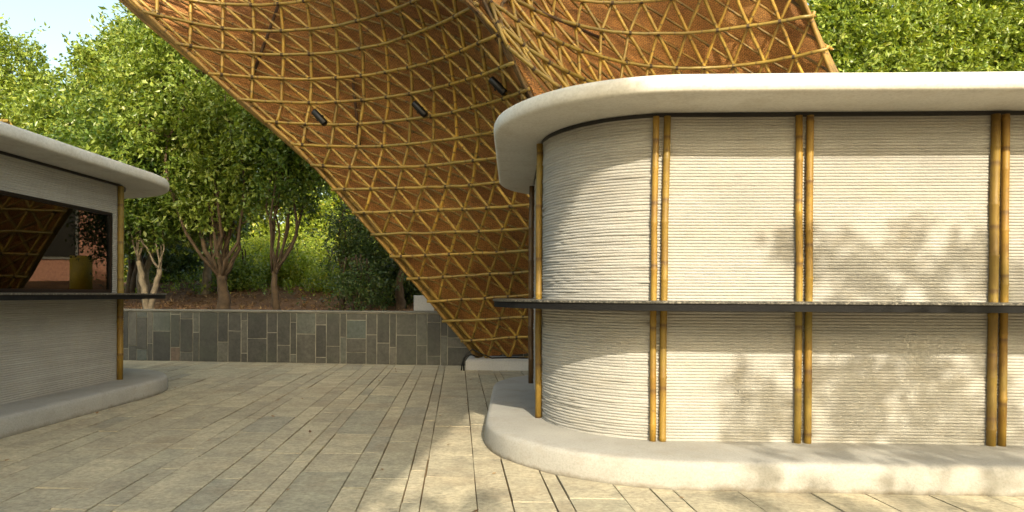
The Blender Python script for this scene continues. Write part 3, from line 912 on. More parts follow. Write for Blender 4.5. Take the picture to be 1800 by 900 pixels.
def lattice(root, sh, S, off0, down_a, down_b, rad, mat_off=0.26, stop=None, edge_out=0.05, wide=1.0):
    """rows, two families of slats in front, one behind, matting at the back"""
    n = sh.n
    Sk = lambda k: S[0] + (S[1] - S[0]) * k / (n - 1)
    node = lambda k, j, off: sh.pt(k, off0 + j * Sk(k), off)
    ok = lambda k, j: off0 + j * Sk(k) >= -0.045 and off0 + j * Sk(k) <= sh.length(k) + 0.02
    # rows: one long cane each
    for k in range(n):
        L = sh.length(k)
        m = max(8, int(L / 0.16))
        pts = [sh.pt(k, -edge_out * random.uniform(0.7, 1.3) + (L + edge_out) * i / m, 0.0) for i in range(m + 1)]
        pts = wandering(pts, 0.003)
        g = Geo(); g.tube(pts, rad[0], 7)
        g.build('ring_pole', M['ring'], root, True)

    # dark ties round every crossing
    g = Geo()
    for k in range(n):
        j = 0
        while ok(k, j):
            if random.random() < 0.85:
                a, c = np.array(node(k, j - 0.045, 0.002)), np.array(node(k, j + 0.045, 0.002))
                g.tube([a, c], rad[0] * 1.22, 7, False)
            j += 1
    tag(g.build('lashing', M['tie'], root, True), kind='stuff')

    def family(step, off, r, name, mt, j0, j1):
        for j in range(j0, j1):
            run = []
            jj = j
            for k in range(n):
                if ok(k, jj): run.append(node(k, jj, off))
                elif run:
                    break
                jj += step
            if len(run) >= 2:
                a = Vector(run[0]); b = Vector(run[1]); run[0] = tuple(a + (a - b) * random.uniform(0.02, 0.1))
                a = Vector(run[-1]); b = Vector(run[-2]); run[-1] = tuple(a + (a - b) * random.uniform(0.02, 0.12))
                g = Geo(); g.tube(wandering(densify(run, 0.16), 0.003), r, 6)
                g.build(name, M[mt], root, True)
    nj = int(max(sh.length(k) / Sk(k) for k in range(n))) + 2
    family(0, 0.034, rad[1], 'diagonal_slat', 'slat', 0, nj)
    family(down_a, 0.066, rad[2], 'cross_slat', 'slat', -n * 2, nj + n * 2)
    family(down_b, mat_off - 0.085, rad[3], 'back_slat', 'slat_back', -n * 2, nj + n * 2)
    # matting
    V, UV = [], []
    nu = 60
    for k in range(n):
        L = sh.length(k)
        for i in range(nu + 1):
            s = 0.06 + (L - 0.06) * i / nu
            d = mat_off + 0.016 * math.sin(k * 2.1 + i * 0.9) * random.uniform(0.4, 1)
            V.append(sh.pt(k, s, d)); UV.append((s, k * 0.42))
    F = [(k * (nu + 1) + i, k * (nu + 1) + i + 1, (k + 1) * (nu + 1) + i + 1, (k + 1) * (nu + 1) + i) for k in range(n - 1) for i in range(nu)]
    raw_mesh('woven_mat', V, F, M['weave'], root, True, UV)
    # bundled edge
    for (s, off, r) in ((0.0, 0.03, 0.027), (0.0, 0.08, 0.028), (0.015, 0.13, 0.028), (0.035, 0.19, 0.026), (0.055, mat_off, 0.028)):
        pts = [sh.pt(k, s * wide, off) for k in range(n)]
        g = Geo(); g.tube(wandering(densify(pts, 0.25), 0.004), r, 7); g.build('edge_pole', M['slat_back'], root, True)


can = thing('bamboo_canopy', 'tall flaring canopy of lashed bamboo lattice over orange woven matting, between the two kiosks', 'canopy', (0, 10.6, 0))
shA = Shell(ROWS_LEFT, 9)
shB = Shell([r[::-1] for r in ROWS_RIGHT], 5)
lattice(can, shA, (0.345, 0.42), 0.13, 1, -1, (0.0225, 0.021, 0.0245, 0.019))
lattice(can, shB, (0.345, 0.40), 0.36, -1, 1, (0.0235, 0.0235, 0.0215, 0.018), 0.30)
# where the two flares meet: matting and canes down the fold
fa = [shA.pt(k, shA.length(k), 0.0) for k in range(10, shA.n)]
fb = [shB.pt(k, shB.length(k), 0.0) for k in range(5, shB.n)]
def by_height(pts, z):
    pts = sorted(pts, key=lambda p: p[2])
    if z > pts[-1][2]:
        a, c = pts[-2], pts[-1]
        return c + (c - a) * ((z - c[2]) / max(0.05, c[2] - a[2]))
    return np.array([np.interp(z, [p[2] for p in pts], [p[i] for p in pts]) for i in range(3)])
V, UV = [], []
zf = np.linspace(3.2, 6.2, 16)
for z in zf:
    a, c = by_height(fa, z), by_height(fb, z)
    for i, t in enumerate((-0.25, 0.2, 0.6, 1.0, 1.3)):
        q = a + (c - a) * t; V.append((q[0], q[1] + 0.34, q[2])); UV.append((i * 0.2, z))
raw_mesh('woven_mat', V, [(k * 5 + i, k * 5 + i + 1, (k + 1) * 5 + i + 1, (k + 1) * 5 + i) for k in range(15) for i in range(4)], M['weave'], can, True, UV)
for t in np.linspace(-0.35, 1.35, 12):
    dyy = random.uniform(-0.02, 0.22)
    pts = [by_height(fa, z) + (by_height(fb, z) - by_height(fa, z)) * (t + 0.12 * math.sin(z * 1.3 + t * 5)) + np.array([0, dyy, 0]) for z in zf]
    g = Geo(); g.tube(wandering(pts, 0.008), random.uniform(0.016, 0.023), 7); g.build('fold_pole', M['fold'], can, True)
# dark braces tied behind the lattice
for (k0, s0, k1, s1) in [(13, 0.5, 16, 2.1), (10, 0.9, 13, 1.9)]:
    a, b = shA.pt(k0, s0, 0.2), shA.pt(k1, s1, 0.2)
    g = Geo(); g.tube([a, (np.array(a) + b) / 2, b], 0.022, 7); g.build('brace', M['brace'], can, True)
for (k0, s0, k1, s1) in [(12, 2.6, 12, 4.4)]:
    a, b = shB.pt(k0, s0, 0.22), shB.pt(k1, s1, 0.22)
    g = Geo(); g.tube([a, (np.array(a) + b) / 2, b], 0.02, 7); g.build('brace', M['brace'], can, True)

# ------------------------------------------------------------------ spotlights
def spot(loc, label):
    t = thing('spotlight', label, 'spotlight', loc, 'black spotlights fixed to the bamboo lattice')
    c = Vector(loc)
    d = Vector((0.13, -0.03, -0.14)).normalized()
    a, b = c - d * 0.125, c + d * 0.125
    g = Geo(); g.tube([a, a + d * 0.012, b - d * 0.008, b], 0.047, 20, True, [0.045, 0.047, 0.047, 0.044]); body = g.build('body', M['black'], t, True)
    g = Geo(); g.tube([a - d * 0.004, a + d * 0.002], 0.03, 16); g.build('lens', M['lens'], body, True)
    g = Geo()
    n = d.cross(Vector((0, 1, 0))).normalized()
    g.tube([c + n * 0.05, c + n * 0.055 + Vector((0, 0.05, 0.0)), c + Vector((0, 0.10, 0.0)), c - n * 0.055 + Vector((0, 0.05, 0)), c - n * 0.05], 0.007, 6)
    g.tube([c + Vector((0, 0.09, 0)), c + Vector((0, 0.25, 0.01))], 0.009, 6)
    g.build('bracket', M['black'], t, True)
spot((-2.69, 9.50, 3.60), 'leftmost of the three black spotlights on the bamboo lattice')
spot((-1.28, 9.38, 3.69), 'middle one of the three black spotlights on the bamboo lattice')
spot((-0.185, 8.30, 3.685), 'rightmost of the three black spotlights, nearest the white kiosk roof')

# canopy added out of view, its outline shaped to shade the courtyard
shade_canopy = thing('bamboo_canopy', 'unseen tall bamboo canopy added behind the viewer, shaped to shade the courtyard', 'canopy', (-2, -5, 0))
rows2 = []
for i in range(24):
    z = 0.25 + i * 0.602
    y = -5.0
    xr = -0.38 + (0.085 * (y - 6.57) + 0.344 * z * 1.065) / 0.59
    xl = -3.2 - 0.22 * z
    rows2.append([(xr + (xl - xr) * t, y - 0.9 * math.sin(math.pi * t), z * (1.065 - 0.13 * min(1.0, max(0.0, (t - 0.55) / 0.2)))) for t in np.linspace(0, 1, 9)])
sh2 = Shell(rows2)
for k in range(0, 24, 2):
    L = sh2.length(k)
    g = Geo(); g.tube([sh2.pt(k, L * i / 20, -0.2) for i in range(21)], 0.03, 6); g.build('ring_pole', M['ring'], shade_canopy, True)
for j in range(9):
    for a, b in ((0.02 + j * 0.12, 0.02 + j * 0.12), (0.1 + j * 0.12, j * 0.12 - 0.1)):
        if b < 0: continue
        g = Geo(); g.tube([sh2.pt(k, sh2.length(k) * min(1, a + (b - a) * k / 23), -0.14) for k in range(24)], 0.025, 6); g.build('diagonal_slat', M['slat'], shade_canopy, True)
V = [sh2.pt(k, sh2.length(k) * i / 24, 0.0) for k in range(24) for i in range(25)]
UV = [(i * 0.4, k * 0.5) for k in range(24) for i in range(25)]
raw_mesh('woven_mat', V, [(k * 25 + i, k * 25 + i + 1, (k + 1) * 25 + i + 1, (k + 1) * 25 + i) for k in range(23) for i in range(24)], M['weave'], shade_canopy, True, UV)

# pale tip of a third canopy behind the left kiosk
can3 = thing('bamboo_canopy', 'pale straw-coloured tip of a distant canopy above the left kiosk roof', 'canopy', (-10.5, 11.0, 0))
pts3 = [(-10.2, 10.2, 1.5), (-8.02, 10.7, 3.55), (-9.3, 10.6, 5.0), (-12.5, 10.4, 5.2)]
rows3 = [[(-12.5 + i * 0.35 - 0.0, 10.5 + 0.1 * math.sin(i), z) for i in range(2)] for z in (0, 1)]
V, UV = [], []
for i in range(9):
    z = 0.6 + i * 0.42
    xr = -7.62 - 0.62 * max(0, z - 2.9) - 0.1 * max(0, 2.9 - z)
    for j in range(7):
        V.append((xr - j * 0.6, 10.9 + 0.35 * math.cos(j * 0.5), z)); UV.append((j * 0.6, z))
raw_mesh('woven_mat', V, [(i * 7 + j, i * 7 + j + 1, (i + 1) * 7 + j + 1, (i + 1) * 7 + j) for i in range(8) for j in range(6)], M['ring'], can3, True, UV)
for i in range(0, 9, 2):
    g = Geo(); z = 0.6 + i * 0.42; xr = -7.62 - 0.62 * max(0, z - 2.9) - 0.1 * max(0, 2.9 - z)
    g.tube([(xr - j * 0.6, 10.85 + 0.35 * math.cos(j * 0.5), z) for j in range(7)], 0.03, 6); g.build('ring_pole', M['ring'], can3, True)

# ------------------------------------------------------------------ planted bank
def soil_z(x, y):
    d = y - wall_y(x)
    t = min(1, max(0, (d - 0.4) / 5.5))
    return 0.80 + 0.62 * t * t * (3 - 2 * t) + 0.07 * noise.noise((x * 0.7, y * 0.7, 0)) + 0.035 * noise.noise((x * 3, y * 3, 5)) * min(1, max(0, d))
V, F = [], []
xs = np.concatenate([np.linspace(-60, -12, 13), np.linspace(-11, 9, 121), np.linspace(10, 60, 13)])
ds = np.concatenate([np.linspace(0.22, 7, 60), np.linspace(7.5, 60, 26)])
for d in ds:
    for x in xs:
        y = wall_y(x) + d if abs(x) < 12 else 11 + d
        V.append((x, y, soil_z(x, y)))
nx = len(xs)
F = [(j * nx + i, j * nx + i + 1, (j + 1) * nx + i + 1, (j + 1) * nx + i) for j in range(len(ds) - 1) for i in range(nx - 1)]
tag(raw_mesh('planted_bank', V, F, M['soil'], None, True), kind='structure')


# ------------------------------------------------------------------ foliage
def leaf_arrays(centres, dirs, per, size, spread, droop=0.35, rg=RNG):
    n = len(centres) * per
    c = np.repeat(centres, per, 0); d = np.repeat(dirs, per, 0)
    t = rg.uniform(-0.5, 0.6, (n, 1)) * spread * 2
    pos = c + d * t + rg.normal(0, spread * 0.33, (n, 3))
    ax = d * 0.5 + rg.normal(0, 0.75, (n, 3)); ax[:, 2] -= droop
    ax /= np.linalg.norm(ax, axis=1, keepdims=True)
    sd = np.cross(ax, rg.normal(0, 1, (n, 3)) + np.array([0, 0, 1.5])); sd /= np.linalg.norm(sd, axis=1, keepdims=True) + 1e-9
    nm = np.cross(ax, sd)
    L = size * rg.uniform(0.65, 1.3, (n, 1)); W = L * rg.uniform(0.2, 0.28, (n, 1))
    p0 = pos; p1 = pos + ax * L * 0.45 + sd * W + nm * W * 0.5
    p2 = pos + ax * L + nm * (-0.12) * L; p3 = pos + ax * L * 0.45 - sd * W + nm * W * 0.5
    V = np.stack([p0, p1, p2, p3], 1).reshape(-1, 3)
    b = np.arange(n)[:, None] * 4
    F = np.concatenate([b + np.array([[0, 1, 2]]), b + np.array([[0, 2, 3]])], 1).reshape(-1, 3)
    clump = np.repeat(rg.uniform(-0.18, 0.18, len(centres)), per)
    rnd = np.clip(rg.beta(2, 2.2, n) + clump, 0, 1)
    rnd[rg.random(n) < 0.005] = 0.95
    return V, F, np.repeat(rnd, 4)


def crown_points(blobs, n_clumps, twigs, rg=RNG, zmin=None, shell=0.55):
    """twigs gathered in clumps inside the ellipsoids"""
    C, D, K = [], [], []
    vol = np.array([b[3] * b[4] * b[5] for b in blobs]); vol = vol / vol.sum()
    pick = rg.choice(len(blobs), n_clumps, p=vol)
    for i in pick:
        bx, by, bz, rx, ry, rz = blobs[i]
        v = rg.normal(size=3); v /= np.linalg.norm(v)
        r = rg.uniform(shell, 1.0) ** 0.8
        c = np.array([bx, by, bz]) + v * r * np.array([rx, ry, rz])
        if zmin is not None and c[2] < zmin: continue
        K.append(c)
        s = rg.uniform(0.13, 0.27)
        m = rg.poisson(twigs * 1.15)
        q = c + rg.normal(0, 1, (m, 3)) * s * np.array([1.15, 1.15, 0.8])
        dd = v * 0.7 + rg.normal(0, 0.5, (m, 3)); dd /= np.linalg.norm(dd, axis=1, keepdims=True)
        C.append(q); D.append(dd)
    return np.concatenate(C), np.concatenate(D), K


def limb(g, a, b, r0, r1, bend=0.15, seg=6, sides=7):
    a, b = Vector(a), Vector(b)
    L = (b - a).length
    off = Vector((random.gauss(0, 1), random.gauss(0, 1), random.gauss(0, 0.4))) * bend * L * 0.5
    pts, rr = [], []
    for i in range(seg + 1):
        t = i / seg
        pts.append(a.lerp(b, t) + off * math.sin(math.pi * t) + Vector((random.gauss(0, 1), random.gauss(0, 1), 0)) * 0.012 * L)
        rr.append(r0 + (r1 - r0) * t)
    g.tube(pts, r0, sides, True, rr)
    return pts


def tree(name, label, base, stems, blobs, n_clumps, twigs, per, size, leaf, bark='bark', spread=0.14, fork=1.2, n_limbs=40, zmin=None, r0=0.10, group=None, shell=0.55, cat='tree', nm=8):
    bz = soil_z(base[0], base[1]) if len(base) == 2 else base[2]
    b = Vector((base[0], base[1], bz - 0.1))
    t = thing(name, label, cat, (b.x, b.y, b.z), group)
    C, D, K = crown_points(blobs, n_clumps, twigs, zmin=zmin, shell=shell)
    g = Geo()
    tips = []
    if stems == 1:
        top = b + Vector((random.uniform(-.08, .08), random.uniform(-.08, .08), fork))
        p = limb(g, b, top, r0 * 1.2, r0 * 0.62, 0.10, 8, 10); tips.append((p[-2], r0 * 0.8))
    else:
        for s in range(stems):
            an = 2 * math.pi * s / stems + random.uniform(-0.4, 0.4)
            top = b + Vector((math.cos(an) * 0.22, math.sin(an) * 0.22, fork * random.uniform(0.85, 1.2)))
            p = limb(g, b + Vector((math.cos(an), math.sin(an), 0)) * r0 * 0.35, top, r0 * 0.72, r0 * 0.5, 0.12, 8, 9); tips.append((p[-1], r0 * 0.5))
    # main limbs rise into the crown, then thin ones reach the clumps
    kk = [Vector(k) for k in K]
    mains = []
    for (tp, r) in tips:
        for _ in range(max(3, nm // len(tips))):
            tgt = random.choice(kk)
            tgt = tp.lerp(tgt, random.uniform(0.6, 0.9)); tgt = Vector((tp.x + (tgt.x - tp.x) * 0.55, tp.y + (tgt.y - tp.y) * 0.6, max(tgt.z, tp.z + 0.5) + 0.35))
            p = limb(g, tp, tgt, r * random.uniform(0.36, 0.62), 0.014, 0.14, 8, 7)
            mains.append(p)
    allp = [q for p in mains for q in p[2:]]
    random.shuffle(kk)
    for k in kk[:n_limbs]:
        q = min(allp, key=lambda a: (a - k).length + max(0, a.z - k.z) * 1.5)
        limb(g, q, k, 0.016, 0.005, 0.15, 5, 5)
    g.build('trunk', M[bark], t, True)
    V, F, rnd = leaf_arrays(C, D, per, size, spread)
    if zmin is not None: pass
    raw_mesh('crown', V, F, M[leaf], t, False, None, rnd)
    return t


# near row of trees standing behind the wall
tree('tree', 'big leafy tree whose trunk forks into several stems just above the slate wall', (-5.15, 12.2), 1,
     [(-5.3, 12.4, 3.0, 1.0, 0.7, 0.6), (-5.5, 12.6, 4.6, 1.6, 1.2, 1.7), (-6.6, 13.0, 3.9, 1.4, 1.2, 1.4), (-4.8, 12.5, 3.7, 0.9, 1.0, 0.9), (-5.9, 13.0, 5.6, 1.5, 1.2, 1.1)], 300, 15, 10, 0.105, 'leaf_light', fork=0.75, n_limbs=110, r0=0.11, nm=14, zmin=2.25)
tree('tree', 'slim upright tree with a V-shaped fork, midway along the slate wall', (-4.1, 12.05), 1,
     [(-4.0, 12.3, 3.3, 0.6, 0.6, 0.75), (-3.8, 12.4, 3.9, 0.75, 0.8, 0.7)], 85, 13, 10, 0.09, 'leaf_mid', fork=0.9, n_limbs=80, r0=0.065, zmin=2.5, nm=9)
tree('tree', 'pale-trunked tree right behind the end of the left kiosk counter', (-6.6, 12.4), 2,
     [(-7.1, 12.5, 2.75, 1.0, 0.8, 0.6), (-6.1, 12.6, 2.5, 0.6, 0.7, 0.5), (-7.6, 12.8, 3.6, 1.2, 1.0, 1.1)], 170, 14, 10, 0.095, 'leaf_mid', 'bark_pale', fork=1.0, n_limbs=60, r0=0.085, zmin=1.9)
tree('tree', 'thin-trunked tree catching sun on its bark behind the big multi-stemmed tree', (-6.75, 15.0), 1,
     [(-6.8, 15.2, 3.1, 0.9, 0.9, 0.8)], 70, 13, 11, 0.085, 'leaf_mid', 'bark_pale', fork=1.1, n_limbs=40, r0=0.10)
tree('tree', 'sunlit pale trunk at the foot of the bank beside the left kiosk pole', (-7.75, 14.3), 2,
     [(-8.1, 14.5, 3.0, 1.0, 0.9, 0.9)], 80, 13, 11, 0.085, 'leaf_mid', 'bark_pale', fork=1.2, n_limbs=40, r0=0.10)
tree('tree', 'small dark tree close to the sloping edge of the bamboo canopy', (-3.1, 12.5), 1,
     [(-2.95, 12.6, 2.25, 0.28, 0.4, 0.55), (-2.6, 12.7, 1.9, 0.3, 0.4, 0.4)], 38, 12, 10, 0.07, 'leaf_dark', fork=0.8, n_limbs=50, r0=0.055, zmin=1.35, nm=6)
tree('tree', 'stout leaning trunk almost hidden behind the foot of the bamboo canopy', (-2.05, 12.6), 1,
     [(-1.7, 12.8, 2.6, 0.7, 0.6, 0.8)], 60, 13, 10, 0.075, 'leaf_dark', fork=0.9, n_limbs=30, r0=0.09)
tree('tree', 'tall sunlit tree rising above the left kiosk roof, against the sky', (-8.6, 15.4), 3,
     [(-8.3, 15.4, 5.2, 1.8, 1.3, 1.9), (-7.2, 15.2, 6.6, 1.3, 1.2, 1.3), (-6.6, 15.5, 5.4, 1.1, 1.2, 1.4), (-9.6, 15.5, 4.4, 1.5, 1.3, 1.3)], 330, 15, 10, 0.125, 'leaf_light', fork=1.6, n_limbs=90, r0=0.12)
tree('tree', 'bright tree farthest left with thin twigs reaching into the sky', (-12.6, 17.5), 2,
     [(-12.6, 17.5, 5.6, 1.6, 1.3, 1.5), (-11.6, 17.2, 4.6, 1.5, 1.3, 1.2), (-13.0, 17.5, 7.0, 0.9, 0.9, 0.8)], 210, 13, 11, 0.11, 'leaf_light', fork=1.8, n_limbs=90, r0=0.13)

# sunlit trees farther back, seen between the trunks
back = [(-16.5, 27, 'left of all, above the kiosk roof'), (-12.4, 28, 'seen past the pale trunks'), (-9.2, 27, 'seen between the big tree and the slim tree'),
        (-6.9, 29, 'seen right of the slim forked tree'), (-14.5, 32, 'behind the tall sunlit tree')]
for i, (bx, by, wh) in enumerate(back):
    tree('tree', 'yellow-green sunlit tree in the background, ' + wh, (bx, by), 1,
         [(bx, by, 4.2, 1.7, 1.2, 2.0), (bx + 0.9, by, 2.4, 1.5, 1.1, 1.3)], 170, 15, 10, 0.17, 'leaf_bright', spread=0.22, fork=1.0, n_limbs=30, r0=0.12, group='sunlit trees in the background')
# trees over the right kiosk roof
for (bx, by, wh, lf) in [(7.6, 15.2, 'right beside the bright edge of the canopy', 'leaf_light'), (10.0, 15.6, 'in the middle above the right kiosk roof', 'leaf_light'), (12.4, 15.2, 'at the far right above the kiosk roof', 'leaf_light')]:
    tree('tree', 'broad sunlit green tree ' + wh, (bx, by), 2,
         [(bx, by, 6.2, 1.9, 1.3, 1.9), (bx - 0.5, by - 0.2, 4.8, 1.7, 1.2, 1.2), (bx + 0.8, by, 7.4, 1.5, 1.2, 1.1)], 330, 15, 10, 0.125, lf, fork=1.9, n_limbs=60, r0=0.16, group='trees above the right kiosk')
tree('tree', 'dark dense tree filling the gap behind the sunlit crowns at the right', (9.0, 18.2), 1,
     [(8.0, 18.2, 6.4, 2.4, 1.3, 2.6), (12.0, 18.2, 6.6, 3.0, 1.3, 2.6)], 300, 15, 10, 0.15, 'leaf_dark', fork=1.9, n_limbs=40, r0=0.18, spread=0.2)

# shrubs and undergrowth
shr = [(-6.3, 15.6, 0.5, 'leaf_light', 'low green shrub at the foot of the big multi-stemmed tree'), (-5.3, 16.4, 0.7, 'leaf_bright', 'low green shrub between the big tree and the slim tree'),
       (-3.9, 15.2, 0.5, 'leaf_bright', 'small low shrub just right of the slim forked tree'), (-8.9, 24.0, 1.7, 'leaf_bright', 'glowing sunlit shrub seen between the big tree and the slim tree'),
       (-7.0, 23.6, 1.6, 'leaf_bright', 'glowing sunlit shrub just right of the slim forked tree'), (-5.5, 23.8, 1.1, 'leaf_light', 'sunlit shrub seen left of the small dark tree'),
       (-3.3, 17.5, 1.0, 'leaf_bright', 'fresh green shrub behind the small dark tree'), (-2.2, 13.6, 0.7, 'leaf_dark', 'dark leafy shrub next to the leaning trunk'),
       (-8.6, 17.4, 1.1, 'leaf_dark', 'dark shrub on the bank behind the pale trunks'), (-10.6, 24.5, 1.5, 'leaf_bright', 'sunlit shrub far up the bank left of the big tree')]
for (sx, sy, h, lf, lab) in shr:
    z = soil_z(sx, sy)
    tree('shrub', lab, (sx, sy), 3, [(sx, sy, z + h * 0.5, h * 0.75, h * 0.6, h * 0.55)], int(70 * h), 13, 10, 0.085, lf, spread=0.13, fork=h * 0.35, n_limbs=25, r0=0.03, shell=0.3, cat='shrub')
tree('shrub', 'little sprawling shrub with bare forked stems at the wall edge', (-2.68, 11.85), 4, [(-2.68, 11.85, 1.32, 0.32, 0.25, 0.24)], 26, 12, 9, 0.06, 'leaf_dark', spread=0.09, fork=0.22, n_limbs=20, r0=0.02, shell=0.2, cat='shrub')

# low weeds and fallen leaves on the bank
def scatter(name, n, xr, yr, size, leaf, up, kind='stuff', lift=0.0):
    x = RNG.uniform(*xr, n); y = RNG.uniform(*yr, n)
    c = np.array([(a, b + wall_y(a), soil_z(a, b + wall_y(a)) + lift * RNG.random()) for a, b in zip(x, y)])
    d = RNG.normal(0, 0.4, (n, 3)); d[:, 2] = up; d /= np.linalg.norm(d, axis=1, keepdims=True)
    V, F, rnd = leaf_arrays(c, d, 6, size, 0.06 if up > 0.5 else 0.03, 0.0 if up > 0.5 else 0.2)
    o = raw_mesh(name, V, F, M[leaf], None, False, None, rnd)
    return tag(o, kind=kind)
M['litter'] = mat_leaf('dry_leaf', (0.12, 0.06, 0.025), (0.30, 0.18, 0.08), 0.1, (0.42, 0.30, 0.16), 0.7)
tag(scatter('weeds', 1800, (-9.5, -0.5), (2.9, 12), 0.08, 'leaf_light', 1.0, lift=0.25), 'low green weeds growing between the tree trunks on the bank', 'weeds')
tag(scatter('fallen_leaves', 2200, (-9, -0.5), (0.35, 6), 0.055, 'litter', 0.05, lift=0.01), 'dry fallen leaves scattered on the brown soil bank', 'leaf litter')

n = 70
px_, py_ = RNG.uniform(-4.2, 1.5, n), RNG.uniform(3.3, 10.6, n)
V_, F_, r_ = leaf_arrays(np.column_stack([px_, py_, np.full(n, 0.012)]), np.tile([[0.6, 0.6, 0.0]], (n, 1)), 1, 0.05, 0.003, 0.0)
V_[:, 2] = 0.006 + np.abs(V_[:, 2] - 0.012) * 0.35
tag(raw_mesh('fallen_leaves', V_, F_, M['litter'], None, False, None, r_), 'a few dry leaves lying loose on the grey paving', 'leaf litter', None, 'stuff')

# far side: a pinkish brick building glimpsed through the leaves
def far_building(name, label, x0, x1, y, h, mt, win):
    t = thing(name, label, 'building', ((x0 + x1) / 2, y, 0.5))
    g = Geo(); g.box((x0, y, 0.5), (x1, y + 6, h)); g.build('wall', M[mt], t)
    g = Geo(); g.box((x0 - 0.2, y - 0.2, h), (x1 + 0.2, y + 6.2, h + 0.25)); g.build('roof', M['cap'], t)
    for (wx0, wz) in win:
        g = Geo(); g.box((wx0, y - 0.04, wz), (wx0 + 1.0, y - 0.003, wz + 1.3)); f = g.build('window', M['cap'], t)
        g = Geo(); g.box((wx0 + 0.07, y - 0.06, wz + 0.07), (wx0 + 0.93, y - 0.042, wz + 1.23)); g.build('pane', M['black'], f)
    return t
M['pink'] = mat_plain('pink_brick', (0.42, 0.21, 0.14), 0.9, vary=0.25, scale=14)
M['white_wall'] = mat_plain('white_render', (0.62, 0.60, 0.56), 0.9)
far_building('brick_building', 'pinkish brick building glimpsed through leaves right of the slim forked tree', -8.2, -5.4, 32, 5.2, 'pink', [(-7.6, 2.6), (-6.2, 2.6)])
far_building('building', 'white rendered building showing brightly past the small dark tree', -5.6, -3.9, 29, 4.6, 'white_wall', [])
far_building('brick_building', 'low brick house hidden behind the bamboo canopy', -1.2, 5.5, 17.5, 4.0, 'pink', [(0.0, 2.0), (2.2, 2.0)])
yb = Geo(); yb.tube([(-0.07, 14.0, 0.8), (-0.07, 14.0, 1.9)], 0.2, 20)
M['yellow'] = mat_plain('yellow_paint', (0.55, 0.38, 0.02), 0.5)
tag(yb.build('yellow_drum', M['yellow'], None, True), 'yellow drum standing on the bank behind the canopy, mirrored in the dark window', 'drum')

# tree whose leaves dapple the right kiosk: its lower sprays of leaves hang in the sun's way
rg2 = np.random.default_rng(21)
SPRAYS = [(1.8,1.47,1),(1.92,1.5,1.1),(2.12,1.49,0.9),(2.2,1.34,1.3),(2.28,1.26,1.6),(2.39,1.23,1.2),(2.64,1.52,1.1),(2.59,1.39,1.0),(2.8,1.27,1.0),(2.98,1.5,1.0),(2.91,1.4,0.9),(3.1,1.38,1.3),(3.15,1.23,1.5),(2.8,1.16,1.0),(2.5,1.16,0.8),(3.31,1.32,1.2),(3.37,1.22,1.4),(2.0,1.34,0.8),(1.52,0.63,0.9),(1.62,0.5,1.2),(1.53,0.33,1.2),(1.7,0.37,1.2),(1.77,0.5,0.9),(1.83,0.22,1.1),(1.57,0.2,1.0),(2.06,0.51,1.4),(2.1,0.3,1.5),(2.21,0.39,1.6),(2.28,0.22,1.3),(2.39,0.36,1.6),(2.51,0.25,1.3),(2.62,0.36,1.4),(2.75,0.34,1.4),(2.8,0.48,1.2),(2.69,0.7,1.2),(2.8,0.67,1.1),(2.58,0.68,1.1),(2.88,0.25,1.3),(3.02,0.37,1.3),(3.06,0.23,1.2),(2.39,0.7,1.1),(2.21,0.64,1.0),(2.06,0.7,0.9),(2.98,0.52,0.9),(3.13,0.67,0.8),(3.35,0.48,1.1),(3.35,0.26,1.2),(3.02,0.14,1.2),(2.36,0.47,1.2),(2.65,0.17,1.1)]
GROUND_SPRAYS = [(-0.62,3.72),(-0.16,3.97),(-0.43,3.75),(-0.21,3.76),(1.25,3.83),(1.38,3.75),(1.72,3.95),(1.9,3.79),(2.25,3.85),(2.51,3.75)]
tr = thing('tree', 'tall tree behind the viewer whose leaves dapple the long kiosk with shade', 'tree', (7.2, -3.2, 0.0))
cc = []
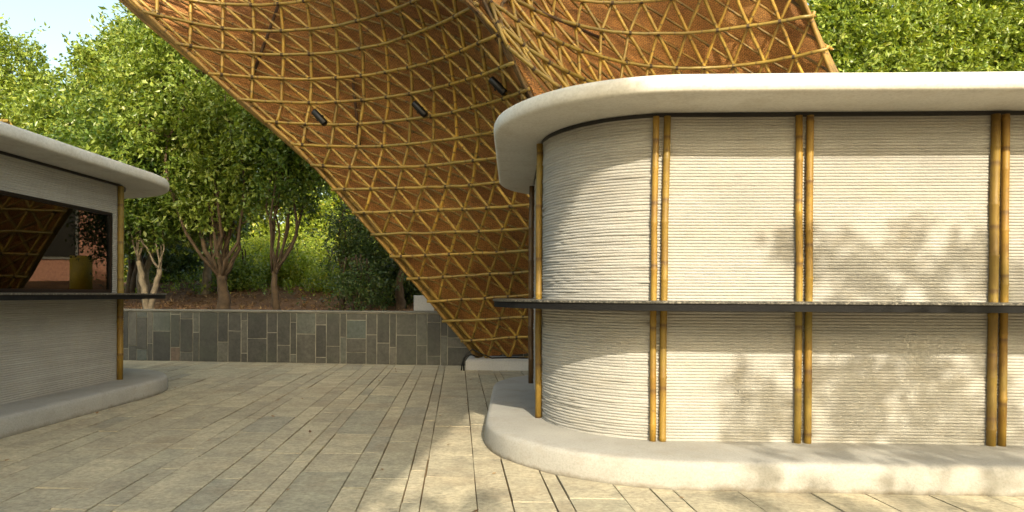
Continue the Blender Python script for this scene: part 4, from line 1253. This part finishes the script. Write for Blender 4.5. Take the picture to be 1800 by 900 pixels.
for (x, z, s) in SPRAYS:
    cc.append((Vector((x, 4.64 - 0.041 * (x - 0.25), z)) + sun_vec * rg2.uniform(7.4, 8.8), s))
for (x, y) in GROUND_SPRAYS:
    cc.append((Vector((x, y, 0)) + sun_vec * rg2.uniform(7.4, 8.6), 0.9))
for _ in range(16):
    cc.append((Vector((rg2.uniform(1.4, 3.4), rg2.uniform(4.05, 4.4), 0.12)) + sun_vec * rg2.uniform(7.4, 8.6), rg2.uniform(0.7, 1.1)))
for _ in range(110):
    v = rg2.normal(size=3); v /= np.linalg.norm(v)
    cc.append((Vector((6.6 + v[0] * 1.3, -3.2 + v[1] * 1.2, 6.0 + v[2] * 1.5)), 2.0))
C, D = [], []
for c, s in cc:
    m = int(7.5 * s)
    C.append(np.array(c) + rg2.normal(0, 0.062 * s, (m, 3))); dd = rg2.normal(0, 1, (m, 3)); D.append(dd / np.linalg.norm(dd, axis=1, keepdims=True))
V, F, rnd = leaf_arrays(np.concatenate(C), np.concatenate(D), 7, 0.085, 0.055, 0.35, rg2)
raw_mesh('crown', V, F, M['leaf_mid'], tr, False, None, rnd)
g = Geo()
trunk_pts = limb(g, (7.2, -3.2, -0.1), (6.6, -3.2, 3.9), 0.22, 0.16, 0.05, 10, 12)
for tgt in [(4.9, -2.8, 4.6), (3.6, -2.7, 5.9), (6.0, -3.2, 7.0), (7.6, -3.4, 6.4), (4.8, -3.0, 6.9)]:
    p = limb(g, trunk_pts[-1], tgt, 0.08, 0.02, 0.1, 8, 7)
g.build('trunk', M['bark'], tr, True)
for (bx, by, hh, lab) in [(2.6, -6.4, 4.9, 'unseen low tree added behind the viewer as a light blocker, left of the tall dappling tree'), (5.4, -6.6, 4.9, 'unseen low tree added behind the viewer as a light blocker, in front of the tall dappling tree'), (8.6, -6.8, 5.4, 'unseen low tree added behind the viewer as a light blocker, farthest right')]:  # added out of view to cut sky light and ground bounce
    tree('tree', lab, (bx, by, 0.0), 1, [(bx, by, hh * 0.52, 1.7, 0.9, hh * 0.36)], 80, 9, 7, 0.24, 'leaf_mid', fork=1.0, n_limbs=20, r0=0.14, spread=0.22, shell=0.3)
